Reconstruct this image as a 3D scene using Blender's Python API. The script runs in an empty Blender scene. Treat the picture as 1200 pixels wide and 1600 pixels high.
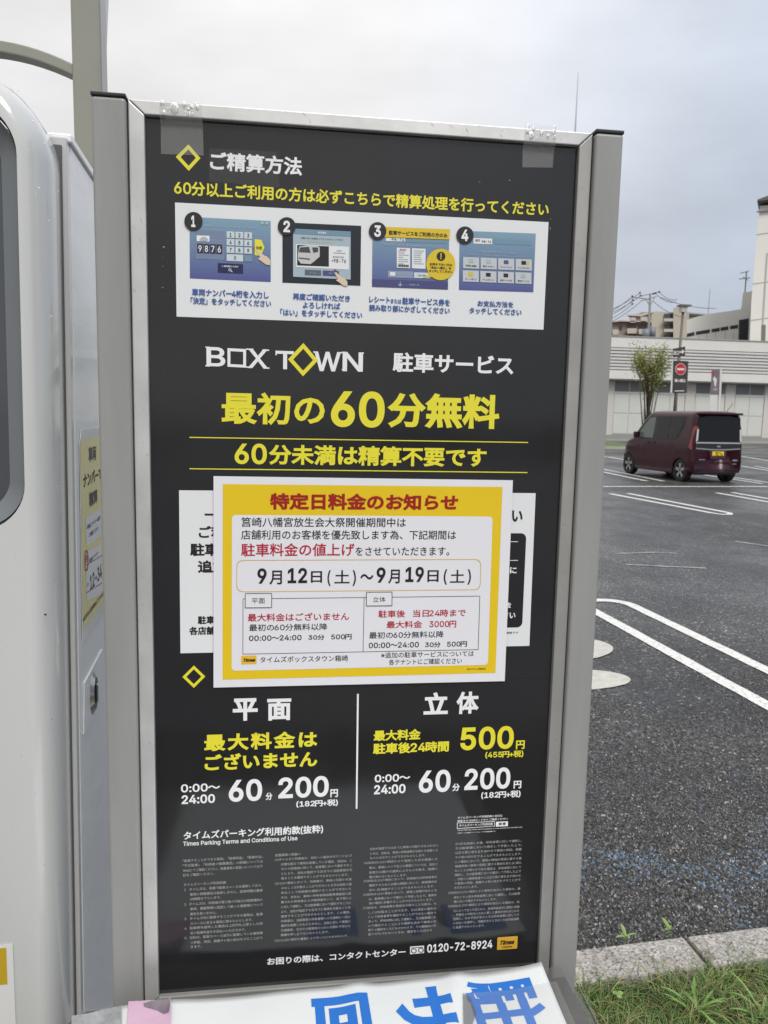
import bpy, bmesh, math, random
import numpy as np
from mathutils import Vector, Matrix
from mathutils.geometry import delaunay_2d_cdt
R = math.radians
random.seed(7)
rng = np.random.default_rng(7)
sc = bpy.context.scene
COL = sc.collection

# ------------------------------------------------------------------ camera, world, sun, exposure
CAM_H = 1.58
FPX = 1190.0                                   # focal length measured in photo pixels (1200 x 1600)
CM = np.array([[0.9912946209558567, 0.005103279750644804, 0.13156341056605003],
               [-0.12976568791515192, -0.1311291281384537, 0.9828357024414388],
               [0.02226748086092768, -0.9913521615901362, -0.12932536876681455]])
cam = bpy.data.cameras.new('camera')
camo = bpy.data.objects.new('camera', cam)
COL.objects.link(camo)
mw = Matrix.Identity(4)
for i in range(3):
    mw[i][0] = CM[i, 0]; mw[i][1] = -CM[i, 1]; mw[i][2] = -CM[i, 2]
mw[2][3] = CAM_H
camo.matrix_world = mw
cam.sensor_fit = 'VERTICAL'; cam.sensor_height = 36; cam.sensor_width = 27
cam.lens = 36 * FPX / 1600
cam.clip_start = 0.02; cam.clip_end = 3000
cam.dof.use_dof = True; cam.dof.focus_distance = 1.06; cam.dof.aperture_fstop = 17
sc.camera = camo
sc.view_settings.view_transform = 'Standard'
sc.view_settings.look = 'None'
sc.view_settings.gamma = 1
sc.view_settings.use_curve_mapping = False
sc.view_settings.exposure = 0.12
try:
    sc.cycles.max_bounces = 8
    sc.cycles.transparent_max_bounces = 12
except Exception:
    pass

SUN_EL, SUN_AZ = 50.0, 165.0                   # behind the camera, over the right shoulder
world = bpy.data.worlds.new('World'); sc.world = world; world.use_nodes = True
nt = world.node_tree; nt.nodes.clear()
def N(t, typ, **kw):
    n = t.nodes.new(typ)
    for k, v in kw.items(): setattr(n, k, v)
    return n
wo = N(nt, 'ShaderNodeOutputWorld')
sky = N(nt, 'ShaderNodeTexSky'); sky.sky_type = 'NISHITA'; sky.sun_disc = False
sky.sun_elevation = R(SUN_EL); sky.sun_rotation = R(SUN_AZ)
bg1 = N(nt, 'ShaderNodeBackground'); bg1.inputs[1].default_value = 0.10
nt.links.new(sky.outputs[0], bg1.inputs[0])
tc = N(nt, 'ShaderNodeTexCoord')
mp = N(nt, 'ShaderNodeMapping'); mp.inputs['Scale'].default_value = (1.0, 1.0, 2.6); mp.inputs['Location'].default_value = (3.1, 1.7, .4)
nt.links.new(tc.outputs['Generated'], mp.inputs[0])
no = N(nt, 'ShaderNodeTexNoise'); no.inputs['Scale'].default_value = 2.1; no.inputs['Detail'].default_value = 7; no.inputs['Roughness'].default_value = .52
nt.links.new(mp.outputs[0], no.inputs[0])
cr = N(nt, 'ShaderNodeMapRange'); cr.inputs[1].default_value = .3; cr.inputs[2].default_value = .7; cr.inputs[3].default_value = .79; cr.inputs[4].default_value = 1.12
nt.links.new(no.outputs[0], cr.inputs[0])
sep = N(nt, 'ShaderNodeSeparateXYZ'); nt.links.new(tc.outputs['Generated'], sep.inputs[0])
el = N(nt, 'ShaderNodeMapRange'); el.inputs[1].default_value = 0; el.inputs[2].default_value = 1; el.inputs[3].default_value = .595; el.inputs[4].default_value = 1.26
nt.links.new(sep.outputs[2], el.inputs[0])
mu = N(nt, 'ShaderNodeMath', operation='MULTIPLY'); nt.links.new(cr.outputs[0], mu.inputs[0]); nt.links.new(el.outputs[0], mu.inputs[1])
# thinner, bluer cloud towards +X
bx = N(nt, 'ShaderNodeMapRange'); bx.inputs[1].default_value = 0.02; bx.inputs[2].default_value = .62; bx.interpolation_type = 'SMOOTHSTEP'
nt.links.new(sep.outputs[0], bx.inputs[0])
mixc = N(nt, 'ShaderNodeMix', data_type='RGBA')
mixc.inputs[6].default_value = (1.0, .985, .975, 1); mixc.inputs[7].default_value = (.74, .82, .96, 1)
nt.links.new(bx.outputs[0], mixc.inputs[0])
bg2 = N(nt, 'ShaderNodeBackground')
nt.links.new(mixc.outputs[2], bg2.inputs[0]); nt.links.new(mu.outputs[0], bg2.inputs[1])
ms = N(nt, 'ShaderNodeMixShader'); ms.inputs[0].default_value = .93
nt.links.new(bg1.outputs[0], ms.inputs[1]); nt.links.new(bg2.outputs[0], ms.inputs[2]); nt.links.new(ms.outputs[0], wo.inputs[0])

sun = bpy.data.lights.new('sun', 'SUN'); sun.energy = 2.0; sun.angle = R(28); sun.color = (1, .97, .93)
suno = bpy.data.objects.new('sun', sun); COL.objects.link(suno)
# sky's sun_rotation runs clockwise from +Y seen from above
sd = Vector((math.sin(R(SUN_AZ)) * math.cos(R(SUN_EL)), math.cos(R(SUN_AZ)) * math.cos(R(SUN_EL)), math.sin(R(SUN_EL))))
suno.rotation_euler = sd.to_track_quat('Z', 'Y').to_euler()
suno.location = (0, -5, 10)

# ------------------------------------------------------------------ measuring helpers
def ray(x, y):
    return Vector(CM @ np.array([x - 600.0, y - 800.0, FPX]) / FPX)
C0 = Vector((0, 0, CAM_H))
def at(x, y, Y):                               # the point at distance Y whose direction was measured at x, y of the photo
    r = ray(x, y); return r * (Y / r.y) + C0
def ground(x, y, z=0.0):
    r = ray(x, y); return r * ((z - CAM_H) / r.z) + C0
def proj(P):
    q = CM.T @ np.array(P - C0)
    return 600 + FPX * q[0] / q[2], 800 + FPX * q[1] / q[2]

class Plane:                                   # a real flat face in the place: u right, v down, w out towards its front
    def __init__(s, O, U, V):
        s.O, s.U = Vector(O), Vector(U).normalized()
        V = Vector(V); s.V = (V - s.U * V.dot(s.U)).normalized()
        s.W = s.V.cross(s.U)
        s.W.normalize()
    def pt(s, u, v, w=0.0): return s.O + s.U * u + s.V * v + s.W * w
    def uv(s, x, y, w=0.0):
        o = s.O + s.W * w; r = ray(x, y)
        t = (o - C0).dot(s.W) / r.dot(s.W)
        d = C0 + r * t - o
        return d.dot(s.U), d.dot(s.V)
    def u_at(s, x, v):
        lo, hi = -3.0, 3.0
        f = lambda u: proj(s.pt(u, v))[0] - x
        a, b = s.uv(x, 500)[0], s.uv(x, 1500)[0]
        for _ in range(12):
            fa, fb = f(a), f(b)
            if abs(fb - fa) < 1e-9: break
            a, b = b, b - fb * (b - a) / (fb - fa)
        return b

# ------------------------------------------------------------------ materials
MATS = {}
def mat(name, color=(.5, .5, .5), rough=.5, metal=0.0, var=0.0, vscale=20, bump=0.0, bscale=60, rvar=0.0, coat=0.0, spec=.5, stretch=(1, 1, 1), detail=5):
    if name in MATS: return MATS[name]
    m = bpy.data.materials.new(name); m.use_nodes = True; t = m.node_tree
    b = t.nodes['Principled BSDF']
    b.inputs['Base Color'].default_value = (*color, 1); b.inputs['Roughness'].default_value = rough
    b.inputs['Metallic'].default_value = metal; b.inputs['Coat Weight'].default_value = coat
    b.inputs['Coat Roughness'].default_value = .05
    b.inputs['Specular IOR Level'].default_value = spec
    if var or bump or rvar:
        tcn = N(t, 'ShaderNodeTexCoord'); mpn = N(t, 'ShaderNodeMapping'); mpn.inputs['Scale'].default_value = stretch
        t.links.new(tcn.outputs['Object'], mpn.inputs[0])
        n = N(t, 'ShaderNodeTexNoise'); n.inputs['Scale'].default_value = vscale; n.inputs['Detail'].default_value = detail; n.inputs['Roughness'].default_value = .6
        t.links.new(mpn.outputs[0], n.inputs[0])
        if var:
            r = N(t, 'ShaderNodeMapRange'); r.inputs[1].default_value = .25; r.inputs[2].default_value = .75
            r.inputs[3].default_value = 1 - var; r.inputs[4].default_value = 1 + var * .6
            t.links.new(n.outputs[0], r.inputs[0])
            mx = N(t, 'ShaderNodeVectorMath', operation='SCALE'); mx.inputs[0].default_value = color
            t.links.new(r.outputs[0], mx.inputs['Scale']); t.links.new(mx.outputs[0], b.inputs['Base Color'])
        if rvar:
            r2 = N(t, 'ShaderNodeMapRange'); r2.inputs[1].default_value = .3; r2.inputs[2].default_value = .7
            r2.inputs[3].default_value = max(.02, rough - rvar); r2.inputs[4].default_value = rough + rvar
            t.links.new(n.outputs[0], r2.inputs[0]); t.links.new(r2.outputs[0], b.inputs['Roughness'])
        if bump:
            n2 = N(t, 'ShaderNodeTexNoise'); n2.inputs['Scale'].default_value = bscale; n2.inputs['Detail'].default_value = 4
            t.links.new(mpn.outputs[0], n2.inputs[0])
            bp = N(t, 'ShaderNodeBump'); bp.inputs['Strength'].default_value = 1; bp.inputs['Distance'].default_value = bump
            t.links.new(n2.outputs[0], bp.inputs['Height']); t.links.new(bp.outputs[0], b.inputs['Normal'])
    MATS[name] = m
    return m
def glassy(name, color=(1, 1, 1), alpha=.25, rough=.15, bump=0.0, bscale=40):
    if name in MATS: return MATS[name]
    m = mat(name, color, rough, bump=bump, bscale=bscale)
    m.node_tree.nodes['Principled BSDF'].inputs['Alpha'].default_value = alpha
    return m
def gradient(name, top, bottom, rough=.25, axis=2):
    m = bpy.data.materials.new(name); m.use_nodes = True; t = m.node_tree; b = t.nodes['Principled BSDF']
    tcn = N(t, 'ShaderNodeTexCoord'); s = N(t, 'ShaderNodeSeparateXYZ'); t.links.new(tcn.outputs['Generated'], s.inputs[0])
    c = N(t, 'ShaderNodeValToRGB'); c.color_ramp.elements[0].color = (*bottom, 1); c.color_ramp.elements[1].color = (*top, 1)
    t.links.new(s.outputs[axis], c.inputs[0]); t.links.new(c.outputs[0], b.inputs['Base Color']); b.inputs['Roughness'].default_value = rough
    return m

# ------------------------------------------------------------------ object helpers
def tag(o, label=None, cat=None, group=None, kind=None):
    if label: o['label'] = label
    if cat: o['category'] = cat
    if group: o['group'] = group
    if kind: o['kind'] = kind
    return o
def thing(name, label, cat, loc, group=None):
    o = bpy.data.objects.new(name, None); COL.objects.link(o); o.location = loc; o.empty_display_size = .1
    return tag(o, label, cat, group)
def root_loc(p):
    v = Vector((0, 0, 0))
    while p is not None:
        v += p.location; p = p.parent
    return v
def mesh_obj(name, verts, faces, mats, parent=None, mi=None, smooth=False, loc=None):
    """verts are given in world coordinates"""
    me = bpy.data.meshes.new(name)
    off = root_loc(parent)
    if loc is not None: off = off * 0 + Vector(loc) if parent is None else off
    verts = np.asarray([tuple(v) for v in verts], float) if not isinstance(verts, np.ndarray) else verts
    verts = verts - np.array(off)
    me.from_pydata(verts.tolist(), [], [tuple(int(i) for i in f) for f in faces])
    if not isinstance(mats, (list, tuple)): mats = [mats]
    for m in mats: me.materials.append(m)
    if mi is not None: me.polygons.foreach_set('material_index', np.asarray(mi, dtype=np.int32))
    if smooth: me.polygons.foreach_set('use_smooth', [True] * len(me.polygons))
    me.update()
    o = bpy.data.objects.new(name, me); COL.objects.link(o)
    if parent is None: o.location = off
    else: o.parent = parent
    return o
def bm_obj(name, bm, mats, parent=None, smooth=False, loc=None):
    bm.verts.ensure_lookup_table()
    bmesh.ops.recalc_face_normals(bm, faces=bm.faces)
    for i, v in enumerate(bm.verts): v.index = i
    vs = np.array([v.co[:] for v in bm.verts]); fs = [[v.index for v in f.verts] for f in bm.faces]
    mi = [f.material_index for f in bm.faces]
    bm.free()
    return mesh_obj(name, vs, fs, mats, parent, mi, smooth, loc)
def bevel(o, w, seg=2, ang=40):
    m = o.modifiers.new('bevel', 'BEVEL'); m.width = w; m.segments = seg; m.limit_method = 'ANGLE'; m.angle_limit = R(ang)
    m.harden_normals = False
    return o
def hexa(c8, bm):
    vs = [bm.verts.new(c) for c in c8]
    for f in ((0, 1, 2, 3), (7, 6, 5, 4), (0, 4, 5, 1), (1, 5, 6, 2), (2, 6, 7, 3), (3, 7, 4, 0)): bm.faces.new([vs[i] for i in f])
def box(name, lo, hi, m, parent=None, bev=0.0, rotz=0.0, loc=None):
    bm = bmesh.new()
    x0, y0, z0 = lo; x1, y1, z1 = hi
    hexa([(x0, y0, z0), (x1, y0, z0), (x1, y1, z0), (x0, y1, z0), (x0, y0, z1), (x1, y0, z1), (x1, y1, z1), (x0, y1, z1)], bm)
    if rotz:
        c = Vector(((x0 + x1) / 2, (y0 + y1) / 2, 0))
        bmesh.ops.rotate(bm, verts=bm.verts, cent=c, matrix=Matrix.Rotation(rotz, 3, 'Z'))
    o = bm_obj(name, bm, m, parent, loc=loc)
    if bev: bevel(o, bev)
    return o
def pbox(name, pl, u0, u1, v0, v1, w0, w1, m, parent=None, bev=0.0):
    bm = bmesh.new()
    hexa([pl.pt(u0, v0, w0), pl.pt(u1, v0, w0), pl.pt(u1, v1, w0), pl.pt(u0, v1, w0), pl.pt(u0, v0, w1), pl.pt(u1, v0, w1), pl.pt(u1, v1, w1), pl.pt(u0, v1, w1)], bm)
    o = bm_obj(name, bm, m, parent)
    if bev: bevel(o, bev)
    return o
def slab(name, pl, pts, w0, w1, m, parent=None, bev=0.0):
    """polygon outline in (u, v) with thickness"""
    n = len(pts)
    vs = [pl.pt(u, v, w0) for u, v in pts] + [pl.pt(u, v, w1) for u, v in pts]
    fs = [list(range(n))[::-1], list(range(n, 2 * n))] + [[i, (i + 1) % n, n + (i + 1) % n, n + i] for i in range(n)]
    o = mesh_obj(name, vs, fs, m, parent)
    if bev: bevel(o, bev)
    return o
def fan(name, pl, pts, w, m, parent=None):
    o = mesh_obj(name, [pl.pt(u, v, w) for u, v in pts], [list(range(len(pts)))], m, parent); return o
def pxpoly(name, pl, px, w, m, parent=None):    # flat print: outline measured in the photo, laid on its plane
    return fan(name, pl, [pl.uv(*p) for p in px], w, m, parent)
def rrect(u0, u1, v0, v1, r, n=6):
    out = []
    for cx, cy, a0 in ((u1 - r, v0 + r, -90), (u1 - r, v1 - r, 0), (u0 + r, v1 - r, 90), (u0 + r, v0 + r, 180)):
        for k in range(n + 1):
            a = R(a0 + 90 * k / n); out.append((cx + r * math.cos(a), cy + r * math.sin(a)))
    return out
def ring(name, pl, outer, inner, w, m, parent=None):
    n = len(outer)
    vs = [pl.pt(u, v, w) for u, v in outer] + [pl.pt(u, v, w) for u, v in inner]
    return mesh_obj(name, vs, [[i, (i + 1) % n, n + (i + 1) % n, n + i] for i in range(n)], m, parent)
def tube(bm, pts, rad, n=8, cap=True):
    rings = []
    pts = [Vector(p) for p in pts]
    rads = rad if isinstance(rad, (list, tuple)) else [rad] * len(pts)
    for i, p in enumerate(pts):
        d = (pts[min(i + 1, len(pts) - 1)] - pts[max(i - 1, 0)]).normalized()
        a = Vector((0, 0, 1)) if abs(d.z) < .9 else Vector((1, 0, 0))
        e1 = d.cross(a).normalized(); e2 = d.cross(e1)
        rings.append([bm.verts.new(p + (e1 * math.cos(2 * math.pi * k / n) + e2 * math.sin(2 * math.pi * k / n)) * rads[i]) for k in range(n)])
    for a, b in zip(rings, rings[1:]):
        for k in range(n): bm.faces.new((a[k], a[(k + 1) % n], b[(k + 1) % n], b[k]))
    if cap:
        bm.faces.new(rings[0][::-1]); bm.faces.new(rings[-1])

# ------------------------------------------------------------------ lettering
import os
FONT = None                                    # Blender's own Inter for Latin; its default font falls back to Noto Sans CJK for Japanese
try:
    p = bpy.utils.system_resource('DATAFILES', path='fonts')
    FONT = bpy.data.fonts.load(os.path.join(p, 'Inter.woff2'))
except Exception:
    FONT = None
def outlines(s, res, spacing, cjk_space=1.0):
    c = bpy.data.curves.new('t', 'FONT'); c.body = s; c.resolution_u = res; c.fill_mode = 'NONE'; c.space_character = spacing
    if FONT and all(ord(ch) < 128 for ch in s): c.font = FONT
    o = bpy.data.objects.new('t', c); COL.objects.link(o)
    dg = bpy.context.evaluated_depsgraph_get(); dg.update()
    me = bpy.data.meshes.new_from_object(o.evaluated_get(dg))
    n = len(me.vertices); co = np.empty(n * 3); me.vertices.foreach_get('co', co); co = co.reshape(-1, 3)[:, :2]
    nxt = {}
    for e in me.edges: nxt.setdefault(e.vertices[0], []).append(e.vertices[1])
    bpy.data.objects.remove(o); bpy.data.curves.remove(c)
    adj = {}
    for e in me.edges:
        a, b = e.vertices; adj.setdefault(a, []).append(b); adj.setdefault(b, []).append(a)
    bpy.data.meshes.remove(me)
    loops = []; seen = set()
    for i in range(n):                          # vertices of one spline are stored in order
        if i in seen or i not in adj: continue
        # the smallest index starts the loop and runs upwards
        lp = [i]; seen.add(i); prev = i; cur = i + 1 if (i + 1) in adj[i] else adj[i][0]
        while cur != i and cur not in seen:
            lp.append(cur); seen.add(cur)
            cs = [q for q in adj[cur] if q != prev]
            if not cs: break
            prev, cur = cur, cs[0]
        if len(lp) > 2: loops.append(co[lp])
    return loops
def emb(loop, d):
    p = loop
    keep = np.linalg.norm(p - np.roll(p, 1, 0), axis=1) > 1e-5
    p = p[keep]
    if len(p) < 3: return p
    e = np.roll(p, -1, 0) - p; e /= np.maximum(np.linalg.norm(e, axis=1), 1e-9)[:, None]
    nrm = np.stack([e[:, 1], -e[:, 0]], 1)      # right-hand side of travel
    n0 = np.roll(nrm, 1, 0); m = nrm + n0
    k = np.maximum((m * m).sum(1) / 2, .35)
    return p + m / k[:, None] * d
_g = outlines('国', 1, 1); JH = max(p[:, 1].max() for p in _g) - min(p[:, 1].min() for p in _g); JEM = JH / .88; JB = min(p[:, 1].min() for p in _g)
_g = outlines('H', 1, 1); LEM = max(p[:, 1].max() for p in _g) / .727
LSC = (JEM * 1.02) / LEM                        # Latin scaled to sit with the Japanese
def runs(s):
    out = []; cur = ''; kind = None
    for ch in s:
        k = 'sp' if ch in ' 　' else ('L' if ord(ch) < 128 else 'J')
        if k != kind and cur: out.append((kind, cur)); cur = ''
        kind = k; cur += ch
    if cur: out.append((kind, cur))
    return out
def layout(s, res, spacing):
    if all(ord(ch) < 128 for ch in s): return outlines(s, res, spacing), LEM
    pen = 0.0; L = []
    for k, t in runs(s):
        if k == 'sp': pen += sum(JEM * (1.0 if ch == '　' else .3) for ch in t); continue
        lp = outlines(t, res, spacing)
        if not lp: continue
        if k == 'L': lp = [p * LSC for p in lp]
        x0 = min(p[:, 0].min() for p in lp); x1 = max(p[:, 0].max() for p in lp)
        L += [p + np.array([pen - x0, 0.0]) for p in lp]
        pen += (x1 - x0) + JEM * .07
    return L, JEM
def text_tris(s, weight=0.0, res=3, spacing=1.0):
    loops, em = layout(s, res, spacing)
    weight = weight * em
    if not loops: return np.zeros((0, 2)), []
    area = lambda p: .5 * np.sum(p[:, 0] * np.roll(p[:, 1], -1) - np.roll(p[:, 0], -1) * p[:, 1])
    # cluster loops by overlap in x (one cluster ~ one glyph)
    loops.sort(key=lambda p: p[:, 0].min())
    cl = []; xm = -1e9
    for p in loops:
        if p[:, 0].min() > xm - 1e-4: cl.append([]); xm = p[:, 0].max()
        cl[-1].append(p); xm = max(xm, p[:, 0].max())
    V = []; F = []; base = 0
    for g in cl:
        big = max(g, key=lambda p: abs(area(p)))
        sg = 1 if area(big) > 0 else -1
        q = [emb(p, weight * sg) if weight else p for p in g]
        q = [p for p in q if len(p) >= 3]
        pts = np.concatenate(q); ed = []; o = 0
        for p in q:
            n = len(p); ed += [(o + i, o + (i + 1) % n) for i in range(n)]; o += n
        vs, es, fs, *_ = delaunay_2d_cdt([Vector(v) for v in pts], ed, [], 0, 1e-6)
        vs = np.array([v[:] for v in vs]); fs = np.array([f for f in fs if len(f) == 3])
        if len(fs) == 0: continue
        cen = vs[fs].mean(1)
        wn = np.zeros(len(cen))
        for p in q:
            a = p; b = np.roll(p, -1, 0)
            ay, by = a[None, :, 1] - cen[:, None, 1], b[None, :, 1] - cen[:, None, 1]
            ax, bx_ = a[None, :, 0] - cen[:, None, 0], b[None, :, 0] - cen[:, None, 0]
            cr_ = ax * by - bx_ * ay
            wn += ((ay <= 0) & (by > 0) & (cr_ > 0)).sum(1) - ((ay > 0) & (by <= 0) & (cr_ < 0)).sum(1)
        ok = (wn * sg) > 0
        # drop triangles of zero area
        t = vs[fs]; ar = np.abs((t[:, 1, 0] - t[:, 0, 0]) * (t[:, 2, 1] - t[:, 0, 1]) - (t[:, 2, 0] - t[:, 0, 0]) * (t[:, 1, 1] - t[:, 0, 1]))
        ok &= ar > 1e-10
        V.append(vs); F.append(fs[ok] + base); base += len(vs)
    return np.concatenate(V), np.concatenate(F)
def fit_text(s, u0, u1, v0, v1, weight, res, spacing=1.0, shear=0.0):
    vs, fs = text_tris(s, weight, res, spacing)
    used = np.unique(fs); a = vs[used].min(0); b = vs[used].max(0)
    k = (vs - a) / np.maximum(b - a, 1e-6)
    u = u0 + k[:, 0] * (u1 - u0); v = v1 + k[:, 1] * (v0 - v1)
    u = u + shear * (v1 - v)
    return u, v, fs
def lettering(pl, s, x0, yt, yb, x1, m, parent, w=.0004, weight=0.03, res=3, spacing=1.0, shear=0.0, name='lettering'):
    u0, v0 = pl.uv(x0, yt); v1 = pl.uv(x0, yb)[1]
    u1 = pl.u_at(x1, (v0 + v1) / 2)
    u, v, fs = fit_text(s, u0, u1, v0, v1, weight, res, spacing, shear)
    P = np.array(pl.O)[None] + np.outer(u, pl.U) + np.outer(v, pl.V) + np.array(pl.W)[None] * w
    return mesh_obj(name, P, fs, m, parent)
def textblock(pl, lines, m, parent, w, weight=0.0, res=1, name='fine_print'):
    """many small lines joined into one printed block"""
    Vs = []; Fs = []; b = 0
    for (s, x0, yt, yb, x1) in lines:
        u0, v0 = pl.uv(x0, yt); v1 = pl.uv(x0, yb)[1]; u1 = pl.u_at(x1, (v0 + v1) / 2)
        u, v, fs = fit_text(s, u0, u1, v0, v1, weight, res)
        P = np.array(pl.O)[None] + np.outer(u, pl.U) + np.outer(v, pl.V) + np.array(pl.W)[None] * w
        Vs.append(P); Fs.append(fs + b); b += len(P)
    o = mesh_obj(name, np.concatenate(Vs), np.concatenate(Fs), m, parent); o['kind'] = 'stuff'; return o

def droplets(name, spots, m, parent, label=None):
    """spots: list of (plane, u, v, w, radius) -> flattened beads of water, one mesh"""
    V = []; F = []; b = 0
    for pl, u, v, w, r in spots:
        sx, sy = random.uniform(.8, 1.1), random.uniform(.9, 1.4)
        nr, ns = 4, 10
        for i in range(nr):
            a = (i / nr) * math.pi / 2
            for k in range(ns):
                t = 2 * math.pi * k / ns
                V.append(pl.pt(u + r * sx * math.cos(a) * math.cos(t), v + r * sy * math.cos(a) * math.sin(t), w + r * .5 * math.sin(a)))
        V.append(pl.pt(u, v, w + r * .5))
        for i in range(nr - 1):
            for k in range(ns): F.append((b + i * ns + k, b + i * ns + (k + 1) % ns, b + (i + 1) * ns + (k + 1) % ns, b + (i + 1) * ns + k))
        for k in range(ns): F.append((b + (nr - 1) * ns + k, b + (nr - 1) * ns + (k + 1) % ns, b + nr * ns))
        b += nr * ns + 1
    o = mesh_obj(name, V, F, m, parent, smooth=True); o['kind'] = 'stuff'
    return o

# ------------------------------------------------------------------ shared materials
M_yel = mat('yellow_print', (.74, .67, .035), .35)
M_wht = mat('white_print', (.78, .78, .78), .35)
M_card = mat('white_card_print', (.73, .74, .745), .3, var=.03, vscale=3)
M_paper = mat('laminated_paper', (.74, .74, .77), .22, var=.03, vscale=4, bump=.0008, bscale=7)
M_blk = mat('black_print', (.012, .012, .014), .35)
M_redp = mat('dark_red_print', (.32, .006, .004), .35)
M_crim = mat('crimson_print', (.42, .01, .035), .35)
M_blue = mat('navy_print', (.03, .09, .30), .35)
M_alu = mat('scuffed_aluminium', (.60, .60, .585), .42, metal=.5, var=.16, vscale=9, rvar=.12, bump=.0002, bscale=35, detail=8)
M_aluD = mat('darker_aluminium', (.36, .355, .335), .45, metal=.4, var=.14, vscale=11, rvar=.1, detail=8)  # darker tone of the frame metal, on the right and bottom bars
M_postg = mat('grey_painted_post', (.285, .285, .275), .40, var=.14, vscale=14, rvar=.10, bump=.00015, bscale=40, stretch=(1, 1, .12), detail=9)
M_cap = mat('black_plastic', (.012, .012, .012), .5)
M_gap = mat('dark_gap', (.01, .01, .01), .8)
M_drop = mat('water', (1, 1, 1), .02)
_b = M_drop.node_tree.nodes['Principled BSDF']; _b.inputs['Transmission Weight'].default_value = 1; _b.inputs['IOR'].default_value = 1.33
M_tape = glassy('clear_tape', (.62, .62, .6), .20, .18, bump=.0006, bscale=60)

# ================================================================== THE SETTING
def asphalt_mat():
    m = bpy.data.materials.new('wet_asphalt'); m.use_nodes = True; t = m.node_tree; b = t.nodes['Principled BSDF']
    L = t.links.new
    tcn = N(t, 'ShaderNodeTexCoord')
    vo = N(t, 'ShaderNodeTexVoronoi'); vo.inputs['Scale'].default_value = 85; L(tcn.outputs['Object'], vo.inputs['Vector'])
    sepc = N(t, 'ShaderNodeSeparateColor'); L(vo.outputs['Color'], sepc.inputs[0])
    ramp = N(t, 'ShaderNodeValToRGB'); e = ramp.color_ramp.elements
    e[0].position = 0; e[0].color = (.016, .016, .017, 1); e[1].position = .86; e[1].color = (.082, .080, .078, 1)
    x = e.new(.965); x.color = (.15, .15, .145, 1); x = e.new(1.0); x.color = (.38, .38, .37, 1)
    L(sepc.outputs[0], ramp.inputs[0])
    big = N(t, 'ShaderNodeTexNoise'); big.inputs['Scale'].default_value = .35; big.inputs['Detail'].default_value = 6; L(tcn.outputs['Object'], big.inputs['Vector'])
    mid = N(t, 'ShaderNodeTexNoise'); mid.inputs['Scale'].default_value = 3.5; mid.inputs['Detail'].default_value = 8; mid.inputs['Roughness'].default_value = .7
    mps = N(t, 'ShaderNodeMapping'); mps.inputs['Scale'].default_value = (1, .35, 1); L(tcn.outputs['Object'], mps.inputs[0]); L(mps.outputs[0], mid.inputs['Vector'])
    mr = N(t, 'ShaderNodeMapRange'); mr.inputs[1].default_value = .35; mr.inputs[2].default_value = .65; mr.inputs[3].default_value = .78; mr.inputs[4].default_value = 1.35
    bg_ = N(t, 'ShaderNodeMath', operation='MULTIPLY_ADD'); L(big.outputs[0], bg_.inputs[0]); bg_.inputs[1].default_value = .55; L(mid.outputs[0], bg_.inputs[2])
    sb_ = N(t, 'ShaderNodeMath', operation='SUBTRACT'); L(bg_.outputs[0], sb_.inputs[0]); sb_.inputs[1].default_value = .275
    L(sb_.outputs[0], mr.inputs[0])
    sc1 = N(t, 'ShaderNodeVectorMath', operation='SCALE'); L(ramp.outputs[0], sc1.inputs[0]); L(mr.outputs[0], sc1.inputs['Scale'])
    # worn blue paint: a band near the kerb and scattered flecks
    sp = N(t, 'ShaderNodeSeparateXYZ'); L(tcn.outputs['Object'], sp.inputs[0])
    bn = N(t, 'ShaderNodeTexNoise'); bn.inputs['Scale'].default_value = 3.2; bn.inputs['Detail'].default_value = 10; bn.inputs['Roughness'].default_value = .85; L(tcn.outputs['Object'], bn.inputs['Vector'])
    near = N(t, 'ShaderNodeMapRange'); near.inputs[1].default_value = 4.6; near.inputs[2].default_value = 2.2; near.inputs[3].default_value = 0; near.inputs[4].default_value = 1; L(sp.outputs[1], near.inputs[0])
    bm_ = N(t, 'ShaderNodeMapRange'); bm_.inputs[1].default_value = .53; bm_.inputs[2].default_value = .62; L(bn.outputs[0], bm_.inputs[0])
    mb = N(t, 'ShaderNodeMath', operation='MULTIPLY'); L(near.outputs[0], mb.inputs[0]); L(bm_.outputs[0], mb.inputs[1])
    mb2 = N(t, 'ShaderNodeMath', operation='MULTIPLY'); L(mb.outputs[0], mb2.inputs[0]); L(sepc.outputs[1], mb2.inputs[1])
    mx = N(t, 'ShaderNodeMix', data_type='RGBA'); L(mb2.outputs[0], mx.inputs[0]); L(sc1.outputs[0], mx.inputs[6]); mx.inputs[7].default_value = (.09, .16, .27, 1)
    st = N(t, 'ShaderNodeTexNoise'); st.inputs['Scale'].default_value = .9; st.inputs['Detail'].default_value = 9; st.inputs['Roughness'].default_value = .62
    st.inputs['Distortion'].default_value = .4; L(tcn.outputs['Object'], st.inputs['Vector'])
    sr = N(t, 'ShaderNodeMapRange'); sr.inputs[1].default_value = .42; sr.inputs[2].default_value = .60; sr.inputs[3].default_value = .68; sr.inputs[4].default_value = 1.12; L(st.outputs[0], sr.inputs[0])
    s2 = N(t, 'ShaderNodeVectorMath', operation='SCALE'); L(mx.outputs[2], s2.inputs[0]); L(sr.outputs[0], s2.inputs['Scale'])
    cv = N(t, 'ShaderNodeTexVoronoi'); cv.feature = 'DISTANCE_TO_EDGE'; cv.inputs['Scale'].default_value = .23
    dm = N(t, 'ShaderNodeVectorMath', operation='SCALE'); dm.inputs['Scale'].default_value = 1.0
    L(mid.outputs['Color'], dm.inputs[0]); ad = N(t, 'ShaderNodeVectorMath', operation='ADD'); L(tcn.outputs['Object'], ad.inputs[0]); L(dm.outputs[0], ad.inputs[1]); L(ad.outputs[0], cv.inputs['Vector'])
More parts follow.
